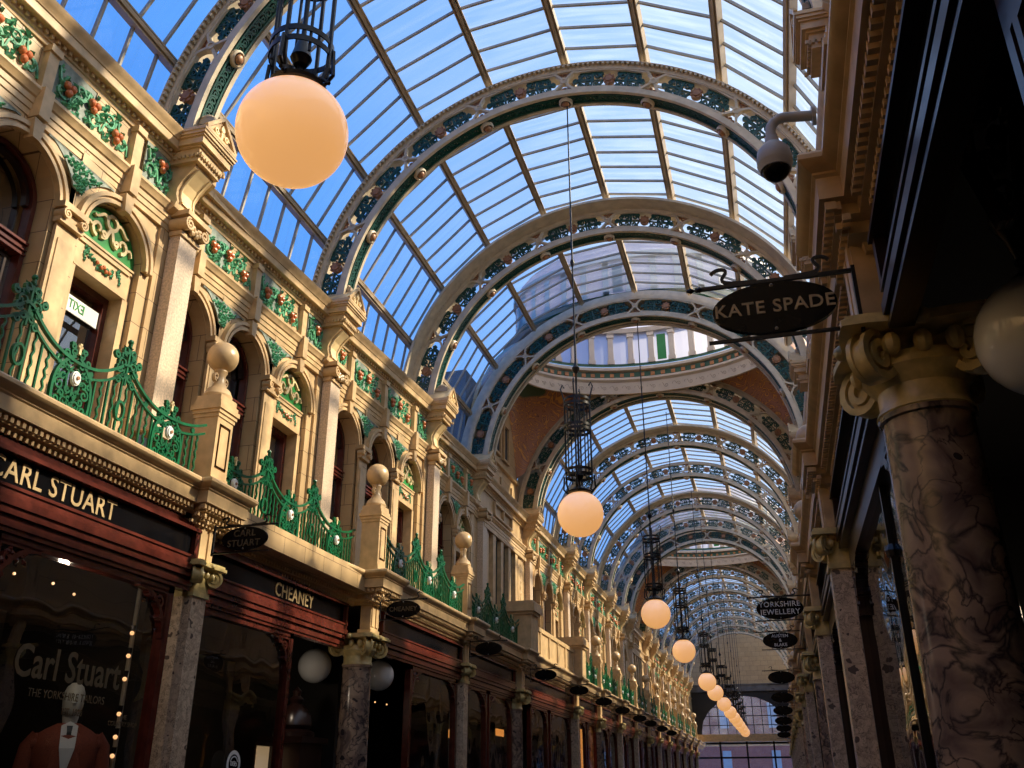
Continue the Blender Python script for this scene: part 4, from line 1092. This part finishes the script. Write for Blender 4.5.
put('suit_jacket',m.mesh('suit_jacket','suit',60),mq)
for s in (-1,1):
    m=M(); m.tube([(0,s*.18,1.92),(0,s*.235,1.86),(0,s*.27,1.6),(.02,s*.27,1.35),(.06,s*.26,1.12)],.07,10,r1=.045); m.sphere((.0,s*.195,1.88),.075,12,8); put('sleeve',m.mesh('sleeve','suit',60),mq)
    m=M(); m.prism([(s*.02,1.5),(s*.10,1.72),(s*.085,1.93),(s*.05,2.0),(s*.03,1.9)],.0,.012,lambda u,v,d:(.160+d-(max(0,v-1.84))*.50-abs(u)*.12,u,v)); put('lapel',m.mesh('lapel','suit',0),mq)
    m=M(); m.tube([(0,s*.1,1.1),(0,s*.1,.6),(0,s*.1,.08)],.085,10,r1=.06); put('trouser_leg',m.mesh('trouser_leg','suit',60),mq)
m=M(); m.prism([(0,1.62),(.05,1.85),(.055,2.0),(0,2.03),(-.055,2.0),(-.05,1.85)],0,.006,lambda u,v,d:(.156+d-(max(0,v-1.85))*.45,u,v)); put('shirt_front',m.mesh('shirt_front','shirt',0),mq)
m=M(); m.prism([(0,1.6),(.022,1.66),(.015,1.96),(.02,2.0),(-.02,2.0),(-.015,1.96),(-.022,1.66)],0,.006,lambda u,v,d:(.163+d-(max(0,v-1.85))*.45,u,v)); put('necktie',m.mesh('necktie','tie',0),mq)
m=M(); m.box(-.2,.2,-.22,.22,0,.05); m.box(-.03,.03,-.03,.03,.05,1.1); put('stand',m.mesh('stand','black',0),mq)
# window light pole
lp=thing('spotlight_pole','grey vertical pole carrying small warm spotlights in the first left shop window','light pole',(-4.78,6.28,0))
m=M(); m.tube([(0,0,0),(0,0,3.05)],.018,8); put('pole',m.mesh('pole','bar'),lp)
for z in (1.62,1.84,1.97,2.13,2.38,2.55,2.72):
    m=M(); m.lathe([(.018,0),(.022,.05)],(0,0,0),8,Matrix.Translation((.03,-.05,z-.02))); h=put('lamp_head',m.mesh('lamp_head','black'),lp)
    m=M(); m.sphere((.035,-.06,z-.03),.017,8,6); put('bulb',m.mesh('bulb','bulb'),h)
for (x,y,z,e) in ((-4.6,5.2,2.9,6.0),(-4.95,8.9,2.6,3.0),(1.6,5.8,2.5,1.0)):
    l_=bpy.data.lights.new('shop_spot','POINT'); l_.energy=e; l_.color=(1,.8,.6); l_.shadow_soft_size=.03; lo=bpy.data.objects.new('shop_spot',l_); COL.objects.link(lo); lo.location=(x,y,z)
bb=0
for (x,y,z) in ((-4.85,4.75,2.92),(-4.9,5.1,2.93),(-4.88,5.45,2.93),(-4.9,5.7,2.9),(-5.2,7.3,2.55),(-5.0,11.0,2.62),(-5.05,11.4,2.62),(-5.1,11.8,2.62),(-5.1,12.2,2.62)):
    m=M(); m.sphere((0,0,0),.011,8,6)
    tag(put('ceiling_spotlight',m.mesh('spot','bulb'),None,(x,y,z)),'tiny warm ceiling spotlight inside the left shops','spotlight','tiny spotlights inside the left shops')
# recess furniture of second shop: carved newel, lit display case, roundel sticker
t=thing('carved_newel','dark carved wooden newel with ribbed urn top in the recess beside the round column','newel',(-5.0,9.45,0))
m=M(); m.box(-.22,.22,-.25,.25,0,2.02); m.box(-.26,.26,-.3,.3,2.02,2.08); put('plinth',m.mesh('newel_plinth','mahogd',0),t)
m=M(); m.lathe([(.22,2.08),(.22,2.13),(.16,2.16),(.19,2.2),(.17,2.3),(.11,2.38),(.06,2.42),(.09,2.46),(.04,2.5),(.05,2.55),(.0,2.6)],n=24); put('urn_top',m.mesh('urn_top','mahogd'),t)
t=thing('lit_display_case','glowing shop display case with two rows of tiny bulbs in the second left shop','display case',(-5.05,9.3,0))
m=M(); m.box(-.1,-.08,-.5,.15,.8,1.98); put('back_panel',m.mesh('case_back','lit',0),t)
m=M(); m.box(-.12,.0,-.55,-.5,.7,2.02); m.box(-.12,.0,.15,.2,.7,2.02); m.box(-.12,.0,-.5,.15,1.98,2.02); put('case_frame',m.mesh('case_frame','mahogd',0),t)
m=M()
for k in range(22):
    for u in (-.42,.1): m.sphere((-.05,u,.85+.052*k),.009,6,4)
put('bulb_strip',m.mesh('bulb_strip','bulb'),t)
t=thing('round_sticker','white round sticker with dark crest on the second left shop window','sticker',(XL+.292,7.58,1.78))
m=M(); m.disc(0,0,.11,0,.002,F(0),28); put('disc',m.mesh('sticker','white',0),t)
m=M(); m.disc(0,0,.078,.002,.003,F(0),24); put('dark_field',m.mesh('sticker_in','signblk',0),t)
m=M()
for k in range(3): m.ribbon(spiral(-.035+.035*k,0,.022,.005,k,1.2,10),.008,.001,F(.0035))
m.ribbon(arc(0,0,.06,.3,PI-.3,12),.01,.001,F(.0035)); put('crest',m.mesh('sticker_crest','white',0),t)
# standing globe lamps in the recesses
def globe_lamp(loc,r,lab,arm):
    t=thing('recess_globe_lamp',lab,'globe lamp',loc,0,'unlit white globe lamps at the shop doors')
    m=M(); m.sphere((0,0,0),r,36,24); put('opal_globe',m.mesh('opal_globe','opal',180),t)
    m=M(); m.lathe([(r*.22,r*.97),(r*.26,r*1.05),(r*.14,r*1.15),(r*.10,r*1.25),(r*.16,r*1.32),(r*.12,r*1.4)],n=16)
    m.lathe([(r*.13,r*1.4),(r*.22,r*1.8),(r*.36,r*2.05),(r*.40,r*2.15),(r*.30,r*2.2),(r*.38,r*2.28),(r*.3,r*2.35)],n=20); m.lathe([(.02,r*2.3),(.02,arm)],n=8)
    put('metal_gallery',m.mesh('metal_gallery','black'),t); return t
globe_lamp((-5.02,9.85,2.86),.19,'unlit white globe lamp left of the round marble column in the second left shop recess',.3)
globe_lamp((-4.60,10.72,2.83),.18,'unlit white globe lamp just right of the round marble column on the left',.32)
globe_lamp((.965,3.02,2.94),.205,'large unlit white globe lamp at the right edge of the picture',.6)
# bracket above right globe (carved dark fretwork)
t=thing('carved_bracket','large dark carved wooden bracket above the white globe at the right edge','bracket',(.70,2.45,3.0),0)
m=M(); f=lambda u,v,d:(u,d,v)
m.ribbon([(.02,.56),(.0,.30),(.06,.05)],.022,.05,f); m.ribbon([(.045,.56),(.03,.30),(.085,.05)],.010,.06,f); m.ribbon(bez((.06,.05),(.16,.12),(.12,.34),(.20,.56)),.02,.045,f); m.ribbon([(.0,.56),(.24,.56)],.03,.06,f)
for k,(a_,b_,c_) in enumerate(((.07,.42,.045),(.06,.27,.035),(.085,.16,.025),(.13,.46,.035),(.10,.35,.03))): m.ribbon(spiral(a_,b_,c_,.008,k,1.4*(-1)**k,16),.014,.04,f)
for k in range(8): leaf(m,.05+.015*(k%3),.15+.045*k,k*1.3,.06,.035,lambda u,v,d:(u,-.005-d,v),.02)
m.box(-.02,.28,-.02,.10,.56,.575)
put('fretwork',m.mesh('fretwork','mahogd',0),t)
# lit display inside right shop, reflections source lamps
t=thing('display_lamps','three amber shaded lamps inside the right shop behind the glass','lamps',(1.25,5.6,2.2),0)
for k in range(3):
    m=M(); m.lathe([(.05,0),(.075,.02),(.075,.2),(.05,.22)],(0,.2*k,0),12); put('lamp_shade',m.mesh('shade','lit'),t)
# shop signs inside far left shops
for k,(x,y,z) in enumerate(((-4.95,14.6,2.35),(-4.95,17.2,2.5))):
    m=M(); m.box(0,.02,-.25,.25,-.06,.06); tag(put('amber_shop_sign',m.mesh('amber_sign','amber',0),None,(x,y,z)),'small glowing amber panel inside the %s left shop'%ORD[4+k],'shop sign','glowing amber panels')
m=M(); m.box(-.02,0,-.35,.35,.6,2.2); m.disc(0,2.2,.35,-.02,0,F(0),24); tag(put('grey_board',m.mesh('grey_board','cloth',0),None,(-5.0,11.05,0)),'tall grey round topped board in the third left shop doorway','board')
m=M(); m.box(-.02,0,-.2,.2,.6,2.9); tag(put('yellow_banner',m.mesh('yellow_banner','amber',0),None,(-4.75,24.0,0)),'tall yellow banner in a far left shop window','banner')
# EXIT notice seen mirrored in the balcony door
cs,p=arch_centers(*BAYS[1][:2]); yc=cs[-1]
t=thing('exit_notice','white notice reading EXIT, seen mirrored through the nearest balcony door','notice',(XL-.24+.07,yc,5.08))
m=M(); m.box(0,.01,-.22,.22,-.07,.07); put('notice_board',m.mesh('notice','shirt',0),t)
put('notice_lettering',text_mesh('EXIT',.11,.002,'tymp',.8),t,(.013,-.03,0),(PI/2,0,PI/2),(-1,1,1))
# ================================================================ OVAL HANGING SIGNS
def oval_sign(x0,x1,y,z,rows,lab,wallx,size=.075,mat='golddim',grp='oval hanging shop signs'):
    cx=(x0+x1)/2; a=(x1-x0)/2; b=a*.47
    t=thing('oval_hanging_sign',lab,'hanging sign',(cx,y,z),0,grp)
    f=lambda u,v,d:(u,d,v)
    m=M(); m.disc(0,0,a,-.012,.012,f,40,b); put('oval_board',m.mesh('oval_board','signblk',30),t)
    sg=1 if wallx>cx else -1; L=(wallx-cx)*sg
    m=M()
    m.box(min(-a*1.25*sg,L*sg),max(-a*1.25*sg,L*sg),-.007,.007,b+.004,b+.018); m.box(min(-a*1.1*sg,L*sg),max(-a*1.1*sg,L*sg),-.006,.006,-b-.016,-b-.004)
    m.box(L*sg-.007,L*sg+.007,-.008,.008,-b-.03,b+.03)
    m.lathe([(0,-.05),(.012,-.02),(.004,0),(.012,.012),(.004,.03)],(-a*1.27*sg,0,b+.011),8,Matrix.Rotation(-PI/2*sg,4,'Y'))
    for s in (-1,1):
        m.ribbon(bez((s*.05,b+.018),(s*.16,b+.02),(s*.20,b+.025),(s*.17,b+.06),10)+bez((s*.17,b+.06),(s*.14,b+.09),(s*.2,b+.10),(s*.22,b+.07),8)[1:],.012,.01,lambda u,v,d:(u,d-.005,v))
    put('iron_bracket',m.mesh('iron_bracket','black',0),t)
    for k,r in enumerate(rows):
        put('lettering',text_mesh(r,size,.002,mat,1.0,off=.0008,space=1.08),t,(0,-.014,(len(rows)-1)*size*.5*1.05-k*size*1.05),(PI/2,0,0))
    m=M(); 
    for s in (-1,1): m.sphere((0,-.013,s*b*.86),.007,6,5)
    put('fixing_stud',m.mesh('studs','bar'),t)
    return t
oval_sign(-.076,.378,3.2,3.25,['KATE SPADE'],'black oval hanging sign with one gold line, large at upper right',.45,.074,'gold')
oval_sign(-.106,.40,10.7,3.40,['YORKSHIRE','JEWELLERY'],'dark oval hanging sign with two lines of white capitals on the right',.50,.080,'shirt')
oval_sign(-.10,.41,14.7,3.60,['AUSTEN','&','BLAKE'],'dark oval hanging sign with three short lines, second white lettered one on the right',.5,.062,'shirt')
oval_sign(-.11,.40,19.5,3.55,[],'plain dark oval hanging sign just below and beyond the three line sign',.5,.07)
for k,(y,z) in enumerate(((23.5,3.5),(27,3.45),(30.5,3.4),(34.5,3.4),(39,3.4))): oval_sign(-.11,.40,y,z,[],'plain dark oval hanging sign on the right, %s beyond the lettered ones'%ORD[k+1],.5)
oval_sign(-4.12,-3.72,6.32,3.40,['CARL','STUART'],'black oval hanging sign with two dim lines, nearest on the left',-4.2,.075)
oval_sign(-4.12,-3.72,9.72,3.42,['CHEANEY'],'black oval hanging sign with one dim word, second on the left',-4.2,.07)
for k,y in enumerate((13.05,16.6,19.6,22.5,25.3,28.5,31,34,37)): oval_sign(-4.12,-3.72,y,3.42,[],'plain dark oval hanging sign on the left, %s beyond the lettered ones'%ORD[k+1],-4.2)
# ================================================================ LANTERNS
LY=[2.86,9.226,15.55,20.3,26.8,30.1,34.6,38.6,41.9,44.6,47.5,50.5,53.5]
def lantern_meshes():
    D={}
    m=M(); m.sphere((0,0,0),.242,48,32,(1,1,.99)); D['globe']=m.mesh('lantern_globe','globe',180)
    m=M(); rr=.14
    m.lathe([(.09,.215),(.125,.225),(.13,.245),(.10,.26),(.05,.30)],n=24)
    for k in range(8):
        a=2*PI*k/8; c,s=cos(a),sin(a)
        P=lambda r,z:(r*c,r*s,z)
        if k%2==0: m.tube([P(rr,1.30),P(rr,.42),P(rr*.98,.33),P(rr*.86,.27),P(rr*1.1,.24)],.011,5)
        else: m.tube([P(rr*.93,1.26),P(rr*.93,.36)],.008,5)
        if k%2==0:
            pts=[P(rr,1.28),P(rr*1.15,1.38),P(rr*1.3,1.45),P(rr*1.15,1.5),P(rr*1.0,1.46)]; m.tube(pts,.0085,5)
            m.tube([P(rr*.5,.25),P(rr*.95,.235),P(rr*1.22,.28),P(rr*1.15,.42)],.010,5)
    for z in (.40,.46,.92,.97,1.22,1.28):
        m.lathe([(rr,z),(rr+.006,z),(rr+.006,z+.03),(rr,z+.03),(rr,z)],n=24,cap=False)
    m.tube([(0,0,.25),(0,0,1.5)],.012,8); m.lathe([(.03,.38),(.05,.42),(.03,.5),(.015,.55)],n=12)
    for k in range(4):
        a=2*PI*k/4+.4; m.tube([(0,0,1.25),(rr*cos(a),rr*sin(a),1.25)],.006,4); m.tube([(0,0,.94),(rr*cos(a),rr*sin(a),.94)],.006,4)
    D['cage']=m.mesh('lantern_cage','black',30)
    m=M(); m.lathe([(.01,1.4),(.012,1.62),(.04,1.66),(.045,1.69),(.02,1.73),(.012,1.78),(.009,3.0),(.02,3.03),(.03,3.07),(.012,3.12),(.008,5.46)],n=10); D['rod']=m.mesh('hanging_rod','black')
    return D
LM=lantern_meshes(); LP=None
for i,y in enumerate(LY):
    lab='lit orange globe lantern on long rod below black cage, %s from the camera'%ORD[i+1]
    if LP is None:
        LP=thing('hanging_lantern',lab,'lantern',(-1.775,y,4.22),0,'hanging globe lanterns down the centre'); put('globe',LM['globe'],LP); put('cage',LM['cage'],LP); put('hanging_rod',LM['rod'],LP)
    else: dup(LP,(-1.775,y,4.22),0,lab)
# ================================================================ CCTV
t=thing('cctv_camera','grey dome security camera on a curved arm fixed to the right balcony cornice','security camera',(.225,3.15,3.86),0)
m=M(); m.lathe([(.066,-.0),(.07,.02),(.064,.06),(.045,.085),(.03,.10),(.026,.13)],n=28); m.lathe([(.06,-.03),(.066,-.012),(.07,0.0)],n=28); put('housing',m.mesh('housing','camgrey'),t)
m=M(); m.sphere((0,0,-.02),.056,24,14); put('dark_dome',m.mesh('dark_dome','signblk',180),t)
m=M(); m.tube([(0,0,.11)]+[(.06-.06*cos(a),0,.16+.06*sin(a)) for a in [PI/2*k/6 for k in range(7)]]+[(.17,0,.205)],.021,12); m.lathe([(.04,0),(.04,.015)],(.165,0,.205),14,Matrix.Rotation(PI/2,4,'Y')); put('arm',m.mesh('arm','camgrey',50),t)
# ================================================================ FAR END
m=M(); n=24
pts=[(-2.75*cos(PI*k/n),2.75*sin(PI*k/n)) for k in range(n+1)]
# lunette of stone
m.prism([(-3.6,-.1)]+[(-3.6*cos(PI*k/n),3.6*sin(PI*k/n)) for k in range(n+1)]+[(3.6,-.1)],0,.2,lambda u,v,d:(u,d,v))
struct('wall_end',m.mesh('end_lunette','stone',0),loc=(XC,YEND,ZS+.25))
m=M(); m.box(-3.6,3.6,-.1,.2,-.25,.1); m.box(-3.6,3.6,-.15,.2,.1,.16); struct('trim_7',m.mesh('end_beam','slate',0),loc=(XC,YEND,ZS+.0))
m=M(); m.box(-3.6,3.6,-.3,.2,-3.0,-2.6); struct('trim_8',m.mesh('end_transom','stone2',0),loc=(XC,YEND,ZS))
# spandrel wall with arched opening under beam
m=M(); out=[(-3.2,-2.6)]+[(-3.2,-.25)]+[(-3.2+6.4*k/10,-.25) for k in range(1,10)]+[(3.2,-.25),(3.2,-2.6)]; inn=[(-2.5,-2.6)]+[(-2.5*cos(PI*k/10),-2.55+2.05*sin(PI*k/10)) for k in range(0,11)]+[(2.5,-2.6)]
vs=[(u,0,v) for u,v in out]+[(u,0,v) for u,v in inn]; K=min(len(out),len(inn)); m.add(vs,[(k,k+1,len(out)+k+1,len(out)+k) for k in range(K-1)])
struct('wall_end_spandrel',m.mesh('end_spandrel','dark',0),loc=(XC,YEND,ZS))
w=M()
for k in range(-5,6): w.box(k*.5-.02,k*.5+.02,-.02,.02,-2.6,-.5)
for z in (-2.1,-1.6,-1.1): w.box(-2.4,2.4,-.02,.02,z-.02,z+.02)
fr=struct('window_60',w.mesh('end_grid','black',0),loc=(XC,YEND+.05,ZS))
m=M(); m.add([(-2.5,.03,-2.6),(2.5,.03,-2.6),(2.5,.03,-.5),(-2.5,.03,-.5)],[(0,1,2,3)]); put('pane',m.mesh('end_pane','glass',0),fr)
m=M(); m.box(-3.2,3.2,-.1,.1,-6.9,-6.7)
for u in (-2.9,-1.5,0,1.5,2.9): m.box(u-.05,u+.05,-.05,.05,-6.7,-3.0)
m.box(-3,3,-.05,.05,-3.9,-3.8)
struct('door_60',m.mesh('end_doors','black',0),loc=(XC,YEND,ZS))
t=thing('brick_building','red brick building across the street seen through the far end arch','building',(XC,YEND+14,0),0)
m=M(); m.box(-9,9,0,4,0,12); put('brick_wall',m.mesh('brick_wall','brick',0),t)
for i in range(4):
    for k in range(3):
        m=M(); m.box(-5.6+3.4*i,-5.0+3.4*i,-.05,.02,2.2+3.2*k,3.9+3.2*k); put('window',m.mesh('far_window','curtain',0),t)
m=M(); m.box(-3.1,3.1,0,.6,4.0,4.12); m.box(-3.1,3.1,0,.05,3.9,4.2); tag(put('white_canopy',m.mesh('white_canopy','white',0),None,(XC,YEND+1.5,-.15)),'white horizontal canopy outside the far end doors','canopy')
# ================================================================ CAMERA, LIGHT
cam=bpy.data.cameras.new('camera'); co=bpy.data.objects.new('camera',cam); COL.objects.link(co); SC.camera=co
cam.sensor_width=36; cam.lens=915.73/1024*36; cam.clip_start=.02; cam.clip_end=400
Fw=Vector((-0.24111369,0.88317981,0.40231531)); Rt=Vector((0.96449401,0.26409908,-0.00172568)); Up=Vector((0.10777519,-0.38761463,0.91549954))
mw=Matrix((Rt,Up,-Fw)).transposed().to_4x4(); mw.translation=Vector((0,0,1.6)); co.matrix_world=mw
sd=Vector((.80,.30,.60)).normalized()
sun=bpy.data.lights.new('sun','SUN'); sun.energy=9.6; sun.angle=.03; sun.color=(1,.85,.62); so=bpy.data.objects.new('sun',sun); COL.objects.link(so); so.rotation_euler=sd.to_track_quat('Z','Y').to_euler(); so.location=(20,10,30)
w=bpy.data.worlds.new('sky'); SC.world=w; w.use_nodes=True; n=w.node_tree; L=n.links.new; bg=n.nodes['Background']
tc=N(n,'ShaderNodeTexCoord'); dt=N(n,'ShaderNodeVectorMath',operation='DOT_PRODUCT'); L(tc.outputs['Generated'],dt.inputs[0]); dt.inputs[1].default_value=Vector((.85,.25,.35)).normalized()
no=N(n,'ShaderNodeTexNoise',Scale=2.2,Detail=5.0,Distortion=.6); mp=N(n,'ShaderNodeMapping'); mp.inputs['Scale'].default_value=(1,2.5,2.5); L(tc.outputs['Generated'],mp.inputs['Vector']); L(mp.outputs[0],no.inputs['Vector'])
ms=N(n,'ShaderNodeMath',operation='MULTIPLY_ADD'); L(no.outputs['Fac'],ms.inputs[0]); ms.inputs[1].default_value=.35; ms.inputs[2].default_value=-.175
ad=N(n,'ShaderNodeMath',operation='ADD'); L(dt.outputs['Value'],ad.inputs[0]); L(ms.outputs[0],ad.inputs[1])
r=N(n,'ShaderNodeValToRGB'); e=r.color_ramp.elements
mr=N(n,'ShaderNodeMapRange'); mr.inputs['From Min'].default_value=-1; mr.inputs['From Max'].default_value=1; L(ad.outputs[0],mr.inputs['Value']); L(mr.outputs[0],r.inputs['Fac'])
e[0].position=.30; e[0].color=(.045,.20,.72,1); e[1].position=.86; e[1].color=(.62,.72,.90,1)
x=e.new(.50); x.color=(.11,.34,.88,1); x=e.new(.68); x.color=(.34,.54,.90,1)
L(r.outputs['Color'],bg.inputs['Color']); bg.inputs['Strength'].default_value=1.25
SC.view_settings.view_transform='Standard'; SC.view_settings.look='None'; SC.view_settings.exposure=0; SC.view_settings.gamma=1
SC.cycles.transparent_max_bounces=24; SC.cycles.max_bounces=6
